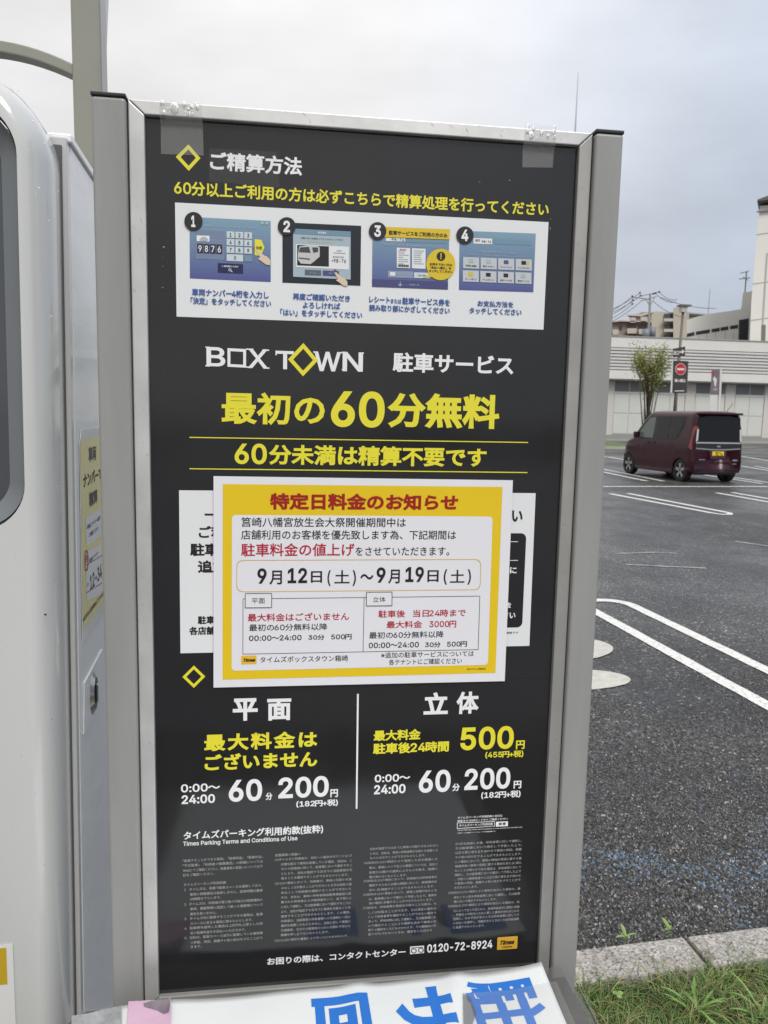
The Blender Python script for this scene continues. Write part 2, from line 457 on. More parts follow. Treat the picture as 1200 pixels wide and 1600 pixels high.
    ck = N(t, 'ShaderNodeMapRange'); ck.inputs[1].default_value = .0008; ck.inputs[2].default_value = .0030; ck.inputs[3].default_value = .45; ck.inputs[4].default_value = 1; L(cv.outputs['Distance'], ck.inputs[0])
    s3 = N(t, 'ShaderNodeVectorMath', operation='SCALE'); L(s2.outputs[0], s3.inputs[0]); L(ck.outputs[0], s3.inputs['Scale'])
    L(s3.outputs[0], b.inputs['Base Color'])
    rr = N(t, 'ShaderNodeMapRange'); rr.inputs[1].default_value = .35; rr.inputs[2].default_value = .68; rr.inputs[3].default_value = .60; rr.inputs[4].default_value = .22
    L(big.outputs[0], rr.inputs[0]); L(rr.outputs[0], b.inputs['Roughness'])
    bp = N(t, 'ShaderNodeBump'); bp.inputs['Distance'].default_value = .004; bp.inputs['Strength'].default_value = .9
    L(vo.outputs['Distance'], bp.inputs['Height']); bp.invert = True
    L(bp.outputs[0], b.inputs['Normal'])
    return m
M_asph = asphalt_mat()
def sheet(name, pts, z, m, kind='structure', holes=None):
    o = mesh_obj(name, [(x, y, z) for x, y in pts], [list(range(len(pts)))], m); o['kind'] = kind; return o
KD = Vector((math.cos(R(3.7)), math.sin(R(3.7)), 0)); KN = Vector((-KD.y, KD.x, 0)); K0 = Vector((1.165, 1.772, 0))
sheet('ground', [(-900, -900), (900, -900), (900, 900), (-900, 900)], -.012, mat('far_ground', (.05, .05, .05), .8))
sheet('asphalt', [(-80, -30), (120, -30), (120, 160), (-80, 160)], 0.0, M_asph)

# planting bed: lumpy soil
def soil():
    nx, ny = 90, 70
    a = K0 - KD * 4.2; b = K0 + KD * 3.2
    V = []
    for j in range(ny + 1):
        for i in range(nx + 1):
            p = a + (b - a) * (i / nx) - KN * (.002 + 3.2 * (j / ny) ** 1.6)
            z = .062 + .012 * math.sin(p.x * 23 + p.y * 11) * math.sin(p.y * 31 - p.x * 5) + random.uniform(-.006, .006)
            V.append((p.x, p.y, z))
    F = [(j * (nx + 1) + i, j * (nx + 1) + i + 1, (j + 1) * (nx + 1) + i + 1, (j + 1) * (nx + 1) + i) for j in range(ny) for i in range(nx)]
    o = mesh_obj('soil', V, F, mat('damp_soil', (.045, .034, .024), .85, var=.4, vscale=30, bump=.006, bscale=90), smooth=True)
    o['kind'] = 'structure'
soil()

# kerb
M_kerb = bpy.data.materials.new('granite_kerb'); M_kerb.use_nodes = True
def kerbmat(m):
    t = m.node_tree; b = t.nodes['Principled BSDF']; L = t.links.new
    tcn = N(t, 'ShaderNodeTexCoord'); vo = N(t, 'ShaderNodeTexVoronoi'); vo.inputs['Scale'].default_value = 170; L(tcn.outputs['Object'], vo.inputs['Vector'])
    s = N(t, 'ShaderNodeSeparateColor'); L(vo.outputs['Color'], s.inputs[0])
    r = N(t, 'ShaderNodeValToRGB'); e = r.color_ramp.elements
    e[0].color = (.11, .10, .09, 1); e[1].color = (.52, .50, .47, 1)
    for p, c in ((.12, (.22, .20, .18, 1)), (.45, (.345, .32, .29, 1)), (.86, (.42, .395, .36, 1))):
        q = e.new(p); q.color = c
    L(s.outputs[0], r.inputs[0])
    n = N(t, 'ShaderNodeTexNoise'); n.inputs['Scale'].default_value = 14; n.inputs['Detail'].default_value = 6; L(tcn.outputs['Object'], n.inputs['Vector'])
    mr = N(t, 'ShaderNodeMapRange'); mr.inputs[1].default_value = .3; mr.inputs[2].default_value = .7; mr.inputs[3].default_value = .78; mr.inputs[4].default_value = 1.12; L(n.outputs[0], mr.inputs[0])
    sc_ = N(t, 'ShaderNodeVectorMath', operation='SCALE'); L(r.outputs[0], sc_.inputs[0]); L(mr.outputs[0], sc_.inputs['Scale']); L(sc_.outputs[0], b.inputs['Base Color'])
    b.inputs['Roughness'].default_value = .6
    bp = N(t, 'ShaderNodeBump'); bp.inputs['Distance'].default_value = .0015; L(vo.outputs['Distance'], bp.inputs['Height']); L(bp.outputs[0], b.inputs['Normal'])
kerbmat(M_kerb)
kerb = thing('kerb', 'pale granite kerb between the grass bed and the wet asphalt', 'kerb', K0)
for i in range(-6, 6):
    a = K0 + KD * (i * .6 + .007); b = K0 + KD * ((i + 1) * .6 - .006)
    bm = bmesh.new(); W_ = KN * .118
    hexa([a, b, b + W_, a + W_] + [p + Vector((0, 0, .10)) for p in (a, b, b + W_, a + W_)], bm)
    o = bm_obj('kerb_stone', bm, M_kerb, kerb); bevel(o, .007, 2)
bm = bmesh.new(); a = K0 - KD * 3.6; b = K0 + KD * 3.6
hexa([a + KN * .01, b + KN * .01, b + KN * .105, a + KN * .105] + [p + Vector((0, 0, .088)) for p in (a + KN * .01, b + KN * .01, b + KN * .105, a + KN * .105)], bm)
bm_obj('mortar', bm, mat('dark_mortar', (.05, .045, .04), .8, var=.3), kerb)

# painted markings
def paintmat():
    m = bpy.data.materials.new('worn_white_paint'); m.use_nodes = True; t = m.node_tree; b = t.nodes['Principled BSDF']; L = t.links.new
    tcn = N(t, 'ShaderNodeTexCoord')
    n = N(t, 'ShaderNodeTexNoise'); n.inputs['Scale'].default_value = 40; n.inputs['Detail'].default_value = 8; n.inputs['Roughness'].default_value = .75; L(tcn.outputs['Object'], n.inputs['Vector'])
    r = N(t, 'ShaderNodeMapRange'); r.inputs[1].default_value = .37; r.inputs[2].default_value = .47; L(n.outputs[0], r.inputs[0])
    mx = N(t, 'ShaderNodeMix', data_type='RGBA'); L(r.outputs[0], mx.inputs[0]); mx.inputs[6].default_value = (.30, .30, .29, 1); mx.inputs[7].default_value = (.70, .70, .67, 1)
    L(mx.outputs[2], b.inputs['Base Color']); b.inputs['Roughness'].default_value = .5
    return m
M_paint = paintmat()
def mark(name, pts, wd, m=M_paint, z=.005):
    """a painted line along pts with slightly ragged edges"""
    P = [Vector((x, y, 0)) for x, y in pts]; V = []; F = []
    Q = []
    for a, b in zip(P, P[1:]):
        n = max(2, int((b - a).length / .15))
        Q += [a + (b - a) * k / n for k in range(n)]
    Q.append(P[-1])
    for i, p in enumerate(Q):
        d = (Q[min(i + 1, len(Q) - 1)] - Q[max(i - 1, 0)]).normalized(); s = Vector((-d.y, d.x, 0))
        V += [p + s * (wd / 2 + random.uniform(-.003, .003)) + Vector((0, 0, z)), p - s * (wd / 2 + random.uniform(-.003, .003)) + Vector((0, 0, z))]
    F = [(2 * i, 2 * i + 1, 2 * i + 3, 2 * i + 2) for i in range(len(Q) - 1)]
    o = mesh_obj(name, V, F, m); o['kind'] = 'structure'; return o
def uline(xa, ya, xb, yb, gap, wd=.085, dirx=0.0):
    """a bay marking: two parallel lines joined by a round end; (xa,ya) the round end, (xb,yb) the near end of the left line"""
    d = Vector((xb - xa, yb - ya, 0)).normalized(); s = Vector((-d.y, d.x, 0))
    if s.x < 0: s = -s
    r = gap / 2
    a = Vector((xa, ya, 0)); b = Vector((xb, yb, 0))
    pts = [b]
    for k in range(0, 13):
        t = math.pi * k / 12
        pts.append(a + s * (r - r * math.cos(t)) - d * (r * math.sin(t)))
    pts.append(b + s * gap)
    return mark('parking_line', [(p.x, p.y) for p in pts], wd)
uline(2.53, 5.95, 2.78, 2.6, .42, .10)
for (xa, ya, xb, yb) in ((6.78, 15.1, 7.28, 12.05), (9.40, 15.5, 9.62, 11.0), (12.0, 15.7, 12.3, 11.0)):
    mark('parking_line', [(xa, ya), (xb, yb)], .12); mark('parking_line', [(xa + .44, ya + .1), (xb + .33, yb + .05)], .12)
mark('parking_line', [(7.28, 12.05), (7.36, 11.9), (7.5, 11.9), (7.61, 12.1)], .10)
for (xa, ya, xb, yb) in ((9.30, 22.7, 9.18, 18.3), (9.78, 22.7, 9.64, 18.3), (12.02, 22.6, 12.1, 17.9), (12.42, 22.6, 12.5, 17.9), (15.9, 24.8, 15.1, 20.2), (16.4, 24.8, 15.7, 20.2)):
    mark('parking_line', [(xa, ya), (xb, yb)], .12)
mark('parking_line', [(6.2, 16.6), (9.5, 16.9), (14.5, 17.35)], .14)
mark('parking_line', [(13.05, 31.0), (12.9, 27.0)], .14)
mark('parking_line', [(11.5, 29.3), (16, 29.5)], .14)
mark('parking_line', [(20.2, 31.6), (19.2, 27.5)], .14); mark('parking_line', [(23, 36.3), (25, 35.0)], .14)
M_faint = mat('faint_old_paint', (.33, .33, .32), .55, var=.6, vscale=9)
mark('faded_line', [(3.9, 8.35), (4.35, 8.42), (4.62, 8.36)], .05, M_faint); mark('faded_line', [(3.7, 7.72), (4.1, 7.6), (4.5, 7.5)], .05, M_faint); mark('faded_line', [(5.25, 7.35), (5.9, 7.25)], .05, M_faint); mark('faded_line', [(5.9, 9.2), (6.3, 8.6)], .06, M_faint)
M_oval = mat('worn_cream_paint', (.52, .51, .45), .5, var=.25, vscale=16, detail=8)
for (cx, cy, rx, ry, a) in ((1.68, 4.26, .43, .19, 0), (1.86, 4.86, .42, .27, 10)):
    V = []
    for k in range(40):
        t = 2 * math.pi * k / 40; x, y = rx * math.cos(t), ry * math.sin(t) * (1 + random.uniform(-.02, .02)); ca, sa = math.cos(R(a)), math.sin(R(a))
        V.append((cx + x * ca - y * sa, cy + x * sa + y * ca, .005))
    o = mesh_obj('painted_oval', V, [list(range(40))], M_oval); o['kind'] = 'structure'

# loose angular aggregate showing in the near asphalt
def aggregate():
    n = 62000
    y = 1.86 + (rng.random(n) ** 1.35) * 2.5
    x0 = .55 + .37 * (y - 1.8) * 1.0; x1 = 1.75 + .60 * (y - 1.8)
    x = x0 + rng.random(n) * (x1 - x0)
    ok = ((Vector((1, 0, 0)).x, 1)[1] == 1)
    kd = (x - K0.x) * KN.x + (y - K0.y) * KN.y
    keep = kd > .124
    keep &= rng.random(n) < np.clip((4.35 - y + .25 * np.sin(x * 5) + .2 * np.sin(y * 9 + x * 3)) / 1.5, 0, 1)
    # keep stones off the painted lines
    for (xa, ya, xb, yb) in ((2.53, 5.95, 2.78, 2.6), (2.95, 5.95, 3.2, 2.6)):
        t = np.clip(((y - ya) / (yb - ya)), 0, 1); keep &= np.abs(x - (xa + t * (xb - xa))) > .06
    for (cx, cy, rx, ry) in ((1.68, 4.26, .44, .2), (1.86, 4.86, .43, .28)):
        keep &= ((x - cx) / rx) ** 2 + ((y - cy) / ry) ** 2 > 1
    x, y = x[keep], y[keep]; n = len(x)
    r = (.0028 + .0042 * rng.random(n)) * np.where(y < 2.6, 1.15, .95)
    base = np.array([(1, 0, 0), (.25, .9, .1), (-.8, .55, 0), (-.75, -.6, .1), (.3, -.95, 0), (.15, .25, .8), (-.25, -.15, .75)])
    V = base[None] * (1 + rng.uniform(-.3, .3, (n, 7, 1))) * r[:, None, None]
    V[:, :, 2] *= 1.0
    a = rng.random(n) * 6.283; ca, sa = np.cos(a)[:, None], np.sin(a)[:, None]
    tx = rng.uniform(-.35, .35, n)[:, None]
    X = V[:, :, 0] * ca - V[:, :, 1] * sa; Y = V[:, :, 0] * sa + V[:, :, 1] * ca; Z = V[:, :, 2] + X * tx + .0012
    P = np.stack([X + x[:, None], Y + y[:, None], Z], 2).reshape(-1, 3)
    f = np.array([(0, 1, 5), (1, 2, 5), (2, 6, 5), (2, 3, 6), (3, 4, 6), (4, 0, 6), (0, 5, 6)])
    F = (f[None] + (np.arange(n) * 7)[:, None, None]).reshape(-1, 3)
    cols = [(.030, .030, .030), (.052, .051, .050), (.076, .074, .072), (.11, .105, .10), (.19, .18, .17), (.42, .41, .39), (.115, .18, .27), (.45, .20, .06)]
    ms = [mat('stone_%d' % i, c, .30, rvar=.12, vscale=60) for i, c in enumerate(cols)]
    pr = rng.choice(6, n, p=[.38, .32, .19, .075, .028, .007])
    band = np.exp(-((y - 2.36 - .05 * np.sin(x * 7)) / .085) ** 2) * .42 + np.clip(.10 * np.sin(x * 5 + 1) * np.sin(y * 4.1), 0, 1)
    blob = (np.sin(x * 9.1 + 3) * np.sin(y * 6.3 + x * 3) > .1)
    blue = rng.random(n) < band * np.where(blob, 1.1, .5)
    pr = np.where(blue, 6, pr)
    ix = int(np.argmin((x - .96) ** 2 + (y - 2.18) ** 2)); pr[ix] = 7
    o = mesh_obj('asphalt_stones', P, F, ms, None, np.repeat(pr, 7)); o['kind'] = 'stuff'
aggregate()

# ================================================================== SIGN BOARD
T0 = Vector((-0.17599049, 1.05736696, 1.94643332))
UX = Vector((1, 0, 0)); UZ = Vector((0, -.00663220, -.99997801))
PW, PH = .5735, 1.2199
SP = Plane(T0, UX, UZ)
assert SP.W.y < 0
base = Vector((T0.x + PW / 2, 1.06, .06))
sign = thing('sign_board', 'tall black parking fee board in a grey aluminium frame on two posts', 'sign board', base)
panel = pbox('poster_panel', SP, -.004, PW + .004, -.004, PH + .004, -.004, 0, mat('black_gloss_panel', (.0175, .018, .0195), .10, rvar=.07, var=.22, vscale=5, bump=.0006, bscale=5, detail=9), sign)
# mitred frame: 4 profiled bars, proud of the panel
FL, FT, FR, FB, FZ = .0198, .0172, .0184, .0135, .008
def bar(a, b, c, d, m):
    """quad a-b inner, c-d outer edge (u, v); sloping inner lip"""
    bm = bmesh.new()
    hexa([SP.pt(*a, -.02), SP.pt(*b, -.02), SP.pt(*c, -.02), SP.pt(*d, -.02), SP.pt(*a, FZ), SP.pt(*b, FZ), SP.pt(*c, FZ), SP.pt(*d, FZ)], bm)
    o = bm_obj('frame_bar', bm, m, sign); bevel(o, .0014, 2); return o
g_ = .0006
bar((g_, 0), (PW - g_, 0), (PW + FR - g_, -FT), (-FL + g_, -FT), M_alu)
bar((0, PH - g_), (0, g_), (-FL, -FT + g_), (-FL, PH + FB - g_), M_alu)
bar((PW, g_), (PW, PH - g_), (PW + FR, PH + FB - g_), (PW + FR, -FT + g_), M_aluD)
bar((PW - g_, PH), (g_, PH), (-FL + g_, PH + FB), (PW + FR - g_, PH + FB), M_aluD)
BOT = 1.89
for s, u0, u1 in ((0, -.0628, -.0212), (1, PW + .0198, PW + .0592)):
    o = pbox('post', SP, u0, u1, -.0155, BOT, -.042, .016, M_postg, sign); bevel(o, .004, 3)
    o = pbox('post_cap', SP, u0 - .0005, u1 + .0005, -.0205, -.0155, -.0425, .0165, M_cap, sign); bevel(o, .0015, 2)
pbox('back_panel', SP, -FL, PW + FR, -FT, PH + FB, -.03, -.02, M_postg, sign)
pbox('cross_rail', SP, -.0212, PW + .0198, 1.50, 1.54, -.03, .0, M_postg, sign)
# dark reveal between the frame and the posts
for u0, u1 in ((-.0212, -FL), (PW + FR, PW + .0198)):
    pbox('reveal', SP, u0, u1, -.014, PH + .03, -.02, .002, M_gap, sign)
pxpoly('panel_joint', SP, [(232, 1060.4), (898 - 40, 1058.5), (858, 1059.6), (232, 1061.4)], .0002, M_gap, panel)

W1, W2, W3, W4, W5 = .0004, .0007, .0010, .0013, .0016
def diamond(px4, th, parent, m=M_yel, w=W1, name='diamond_mark', pl=SP):
    q = [Vector(pl.uv(*p)) for p in px4]; c = sum(q, Vector((0, 0))) / 4
    return ring(name, pl, [tuple(p) for p in q], [tuple(c + (p - c) * th) for p in q], w, m, parent)
T = lambda s, x0, yt, yb, x1, m, **k: lettering(SP, s, x0, yt, yb, x1, m, panel, k.pop('w', W1), **k)
diamond([(294.5, 225.7), (313.3, 247.3), (295, 267.2), (274.7, 245.2)], .62, panel)
T('ご精算方法', 328, 236.5, 266, 472, M_wht, weight=.030)
T('60分以上ご利用の方は必ずこちらで精算処理を行ってください', 272, 281.5, 304.5, 857.5, M_yel, weight=.026)
# ---- upper white card with four steps
card = pxpoly('instruction_card', SP, [(273.5, 316.5), (857, 347.2), (849, 515.2), (276, 494.7)], W1, M_card, panel)
C_ = lambda s, x0, yt, yb, x1, m, **k: lettering(SP, s, x0, yt, yb, x1, m, card, k.pop('w', W4), **k)
M_scr = gradient('screen_blue_print', (.20, .33, .42), (.08, .09, .27))
M_nav = mat('dark_screen_print', (.008, .013, .02), .3)
M_lb = mat('pale_blue_print', (.36, .45, .50), .3); M_hd = mat('header_blue_print', (.16, .27, .36), .3)
M_key = mat('key_print', (.55, .62, .64), .3); M_gy = mat('grey_blue_print', (.10, .13, .17), .3)
M_slot = mat('slot_print', (.14, .18, .28), .3); M_ory = mat('mustard_print', (.66, .48, .02), .3); M_skin = mat('skin_print', (.66, .53, .38), .3)
px = lambda x, y, ox=270, oy=330, s=4.0: (ox + x / s, oy + y / s)
B1 = lambda L: [px(*p) for p in L]
B3 = lambda L: [px(p[0], p[1], 560, 340, 3.871) for p in L]
def Q(L, w, m, name='print_patch'): return pxpoly(name, SP, L, w, m, card)
def RQ(x0, y0, x1, y1, sl, f, w, m, name='print_patch'):    # axis-parallel patch whose top and bottom slope by sl
    return Q(f([(x0, y0), (x1, y0 + (x1 - x0) * sl), (x1, y1 + (x1 - x0) * sl), (x0, y1)]), w, m, name)
Q(B1([(105, 36), (612, 62), (612, 443), (107, 420)]), W2, M_scr, 'screen_picture')
Q(B1([(685, 70), (1177, 92), (1172, 467), (685, 447)]), W2, M_nav, 'screen_picture')
Q(B3([(85, 62), (550, 78), (540, 437), (82, 419)]), W2, M_scr, 'screen_picture')
Q(B3([(612, 80), (1072, 97), (1057, 452), (607, 438)]), W2, M_scr, 'screen_picture')
# step 1
RQ(143, 118, 322, 298, .045, B1, W3, mat('panel_blue_print', (.17, .22, .33), .3))
RQ(150, 152, 230, 188, .04, B1, W4, M_wht)
Q(B1([(165, 180), (180, 165), (195, 160), (212, 166), (224, 182), (205, 188), (178, 186)]), W5, mat('car_sketch_print', (.40, .44, .47), .3))
for i, ch in enumerate('9876'):
    x = 153 + i * 40
    RQ(x, 203 + i * 1.8, x + 36, 262 + i * 1.8, .04, B1, W4, mat('digit_tile_print', (.02, .025, .06), .3), 'digit_tile')
    p, q_ = px(x + 8, 214 + i * 1.8), px(x + 28, 254 + i * 1.8); C_(ch, p[0], p[1], q_[1], q_[0], M_wht, w=W5, weight=.02)
for r_ in range(3):
    for c_ in range(3):
        x, y = 337 + c_ * 55, 127 + r_ * 47 + c_ * 2.6
        RQ(x, y, x + 48, y + 40, .045, B1, W4, M_key, 'key'); p, q_ = px(x + 18, y + 10), px(x + 31, y + 33)
        C_('123456789'[r_ * 3 + c_], p[0], p[1], q_[1], q_[0], M_blk, w=W5, weight=.02, res=2)
RQ(337, 269, 440, 311, .045, B1, W4, M_key, 'key'); p, q_ = px(383, 281), px(397, 303); C_('0', p[0], p[1], q_[1], q_[0], M_blk, w=W5, weight=.02)
RQ(447, 275, 495, 315, .045, B1, W4, M_hd, 'key')
Q(B1([(512, 176), (553, 180), (573, 228), (550, 282), (512, 275)]), W4, M_yel, 'enter_key'); p, q_ = px(520, 219), px(558, 240); C_('決定', p[0], p[1], q_[1], q_[0], M_blk, w=W5, weight=.02)
def finger(ox, oy, s):
    Q(B1([(ox, oy), (ox + 14 * s, oy - 2 * s), (ox + 50 * s, oy + 30 * s), (ox + 72 * s, oy + 40 * s), (ox + 90 * s, oy + 62 * s), (ox + 90 * s, oy + 92 * s), (ox + 62 * s, oy + 88 * s), (ox + 32 * s, oy + 66 * s), (ox + 12 * s, oy + 52 * s), (ox + 26 * s, oy + 42 * s)]), W5 + .0002, M_skin, 'pointing_hand')
finger(520, 247, 1.0)
for a, b in (((497, 228), (508, 236)), ((503, 243), (513, 246)), ((508, 222), (514, 232))): Q(B1([a, (b[0], b[1] - 2), (b[0], b[1] + 2), (a[0], a[1] + 3)]), W5, M_crim, 'tap_mark')
RQ(282, 325, 439, 383, .045, B1, W4, mat('deep_navy_print', (.01, .015, .07), .3)); p, q_ = px(306, 338), px(412, 350); C_('入庫時間から探す', p[0], p[1], q_[1], q_[0], M_wht, w=W5, weight=.01, res=1)
ca = [(350 + 9 * math.cos(t * .628), 368 + 9 * math.sin(t * .628)) for t in range(10)]; cb = [(350 + 6 * math.cos(t * .628), 368 + 6 * math.sin(t * .628)) for t in range(10)]
ring('search_icon', SP, [SP.uv(*px(x + 7, y)) for x, y in ca], [SP.uv(*px(x + 7, y)) for x, y in cb], W5, M_wht, card)
Q(B1([(363, 375), (366, 372), (374, 380), (371, 383)]), W5, M_wht, 'search_icon')
p, q_ = px(198, 85), px(520, 97); C_('車両ナンバーをタッチで入力してください', p[0], p[1], q_[1], q_[0], M_lb, w=W4, weight=.012, res=2)
p, q_ = px(236, 176), px(308, 186); C_('車両ナンバーを入力', p[0], p[1], q_[1], q_[0], M_lb, w=W4, weight=.0, res=1)
for cx in (559, 588):
    Q(B1([(cx + 10 * math.cos(t * .5236), 76 + (cx - 559) * .05 + 10 * math.sin(t * .5236)) for t in range(12)]), W4, M_lb, 'button_dot')
# step 2
RQ(752, 110, 1111, 410, .05, B1, W3, M_lb); RQ(752, 110, 1112, 142, .05, B1, W4, M_hd)
p, q_ = px(905, 128), px(960, 142); C_('車両確認', p[0], p[1], q_[1], q_[0], M_wht, w=W5, weight=.01, res=1)
p, q_ = px(800, 162), px(1065, 173); C_('お客さまのお車はこちらでよろしいですか？', p[0], p[1], q_[1], q_[0], M_blk, w=W5, weight=.012, res=1)
p, q_ = px(845, 184), px(1015, 193); C_('お車が違う場合は、再度ご入力ください', p[0], p[1], q_[1], q_[0], M_ory, w=W5, weight=.0, res=1)
RQ(769, 207, 1100, 350, .05, B1, W4, M_card)
Q(B1([(777, 212), (975, 221), (975, 348), (777, 340)]), W4 + .0001, mat('photo_dark_print', (.012, .012, .013), .3), 'van_picture')
Q(B1([(790, 222), (850, 214), (905, 218), (917, 226), (918, 285), (900, 300), (880, 318), (860, 332), (800, 328), (783, 305), (782, 270)]), W4 + .0002, mat('van_white_print', (.52, .52, .51), .3), 'van_picture')
Q(B1([(794, 228), (850, 224), (862, 262), (788, 258)]), W4 + .0003, mat('van_glass_print', (.05, .06, .06), .3), 'van_picture')
Q(B1([(870, 228), (908, 228), (908, 256), (878, 262)]), W4 + .0003, MATS['van_glass_print'], 'van_picture')
Q(B1([(788, 290), (858, 298), (855, 306), (788, 298)]), W4 + .0003, MATS['van_glass_print'], 'van_picture')
p, q_ = px(1020, 244), px(1055, 252); C_('入庫日時', p[0], p[1], q_[1], q_[0], M_blk, w=W5, weight=.01, res=1)
p, q_ = px(1003, 258), px(1076, 266); C_('2020年09月12日', p[0], p[1], q_[1], q_[0], M_blk, w=W5, weight=.01, res=1)
p, q_ = px(1000, 281), px(1070, 292); C_('[□□□] 300', p[0], p[1], q_[1], q_[0], M_blk, w=W5, weight=.01, res=1)
p, q_ = px(1005, 298), px(1082, 322); C_('98-76', p[0], p[1], q_[1], q_[0], M_blk, w=W5, weight=.01, res=2)
p, q_ = px(992, 305), px(1002, 316); C_('あ', p[0], p[1], q_[1], q_[0], M_blk, w=W5, weight=.01, res=1)
RQ(825, 366, 927, 400, .04, B1, W4, mat('button_grey_print', (.10, .12, .14), .3), 'button'); RQ(937, 371, 1038, 404, .04, B1, W4, mat('button_violet_print', (.07, .07, .19), .3), 'button')
p, q_ = px(855, 380), px(893, 390); C_('いいえ', p[0], p[1], q_[1], q_[0], M_lb, w=W5, weight=.01, res=1)
p, q_ = px(975, 384), px(1000, 394); C_('はい', p[0], p[1], q_[1], q_[0], M_lb, w=W5, weight=.01, res=1)
finger(1008, 385, .92)
for a, b in (((1005, 366), (1018, 370)), ((1012, 362), (1020, 368)), ((1018, 375), (1024, 372))): Q(B1([a, (b[0], b[1] - 2), (b[0], b[1] + 3), (a[0], a[1] + 3)]), W5, M_crim, 'tap_mark')
# step 3
RQ(165, 122, 282, 142, .03, B3, W3, M_card); RQ(285, 128, 540, 150, .03, B3, W3, M_hd)
p = px(195, 124, 560, 340, 3.871); q_ = px(275, 139, 560, 340, 3.871); C_('・98-76', p[0], p[1], q_[1], q_[0], M_blk, w=W4, weight=.01, res=1)
Q(B3([(120, 56), (552, 72), (549, 134), (165, 119), (120, 118)]), W5, M_ory, 'yellow_banner')
p = px(183, 78, 560, 340, 3.871); q_ = px(537, 106, 560, 340, 3.871); C_('駐車サービスをご利用の方のみ', p[0], p[1], q_[1], q_[0], M_blk, w=W5 + .0003, weight=.03)
p = px(135, 154, 560, 340, 3.871); q_ = px(500, 168, 560, 340, 3.871); C_('下記をお持ちの方は、読み取り部にかざしてください', p[0], p[1], q_[1], q_[0], M_lb, w=W4, weight=.008, res=1)
for x0, x1 in ((231, 312), (323, 405)):
    RQ(x0, 183 + (x0 - 231) * .04, x1, 304 + (x0 - 231) * .04, .04, B3, W4, M_card, 'receipt')
    for j in range(7):
        ww = random.uniform(.35, .8) * (x1 - x0)
        RQ(x0 + 10, 198 + j * 13, x0 + 10 + ww, 203 + j * 13, .04, B3, W5, MATS['car_sketch_print'], 'receipt_line')
p = px(250, 190, 560, 340, 3.871); q_ = px(292, 200, 560, 340, 3.871); C_('RECEIPT', p[0], p[1], q_[1], q_[0], M_crim, w=W5, weight=.02, res=1)
for j in range(14): RQ(238 + j * 4.8, 284 + j * .2, 240.5 + j * 4.8 + (j % 3), 298 + j * .2, .04, B3, W5, M_blk, 'barcode')
RQ(178, 322, 330, 362, .03, B3, W3, mat('strip_print', (.26, .30, .42), .3)); RQ(335, 332, 430, 366, .03, B3, W4, M_key)
RQ(190, 330, 222, 352, .03, B3, W4, M_card)
p = px(228, 338, 560, 340, 3.871); q_ = px(322, 347, 560, 340, 3.871); C_('利用券をお持ちでない方', p[0], p[1], q_[1], q_[0], M_lb, w=W4, weight=.01, res=1)
p = px(360, 345, 560, 340, 3.871); q_ = px(410, 355, 560, 340, 3.871); C_('支払へ進む', p[0], p[1], q_[1], q_[0], M_blk, w=W5, weight=.01, res=1)
RQ(82, 373, 541, 419, .035, B3, W3, mat('footer_print', (.06, .065, .18), .3))
Q(B3([(250, 388), (254, 388), (254, 408), (262, 402), (264, 405), (252, 418), (240, 405), (242, 402), (250, 408)]), W4, M_lb, 'arrow_icon')
p = px(272, 400, 560, 340, 3.871); q_ = px(365, 410, 560, 340, 3.871); C_('───読取部へ回', p[0], p[1], q_[1], q_[0], M_lb, w=W4, weight=.01, res=1)
cc = px(497, 285, 560, 340, 3.871)
Q([(cc[0] + 22.7 * math.cos(t * .196), cc[1] + 24.6 * math.sin(t * .196)) for t in range(32)], W5 + .0001, M_ory, 'speech_bubble')
Q(B3([(430, 345), (380, 368), (455, 360)]), W5, M_ory, 'speech_bubble')
cb = px(498, 236, 560, 340, 3.871); Q([(cb[0] + 6.9 * math.cos(t * .314), cb[1] + 7.2 * math.sin(t * .314)) for t in range(20)], W5 + .0003, M_blk, 'exclamation_disc')
C_('!', cb[0] - 1, cb[1] - 5.2, cb[1] + 4.8, cb[0] + 1, M_ory, w=W5 + .0006, weight=.03)
for s, x0, y0, x1, y1 in (('お持ちでない方は', 430, 274, 565, 290), ('「支払へ進む」を', 432, 294, 560, 311), ('タッチしてください', 425, 315, 568, 332)):
    p = px(x0, y0, 560, 340, 3.871); q_ = px(x1, y1, 560, 340, 3.871); C_(s, p[0], p[1], q_[1], q_[0], M_blk, w=W5 + .0004, weight=.03, res=2)
# step 4
RQ(695, 124, 808, 158, .04, B3, W3, M_card); p = px(742, 138, 560, 340, 3.871); q_ = px(802, 152, 560, 340, 3.871); C_('・98-76', p[0], p[1], q_[1], q_[0], M_blk, w=W4, weight=.02, res=1)
p = px(705, 130, 560, 340, 3.871); q_ = px(733, 146, 560, 340, 3.871); C_('福岡', p[0], p[1], q_[1], q_[0], M_blk, w=W4, weight=.0, res=1)
RQ(820, 130, 1042, 160, .04, B3, W3, M_hd)
p = px(730, 198, 560, 340, 3.871); q_ = px(955, 212, 560, 340, 3.871); C_('お支払方法をタッチしてください', p[0], p[1], q_[1], q_[0], M_lb, w=W4, weight=.012, res=2)
p = px(665, 218, 560, 340, 3.871); q_ = px(1005, 226, 560, 340, 3.871); C_('ご利用になるお支払方法をお選びください。タイムズクラブ', p[0], p[1], q_[1], q_[0], M_lb, w=W4, weight=0, res=1)
KW = ['現金', '電子マネー', 'クレジットカード', 'タイムズビジネス', 'クーポン', 'タイムズポイント', '駐車サービス券', '優待サービス']
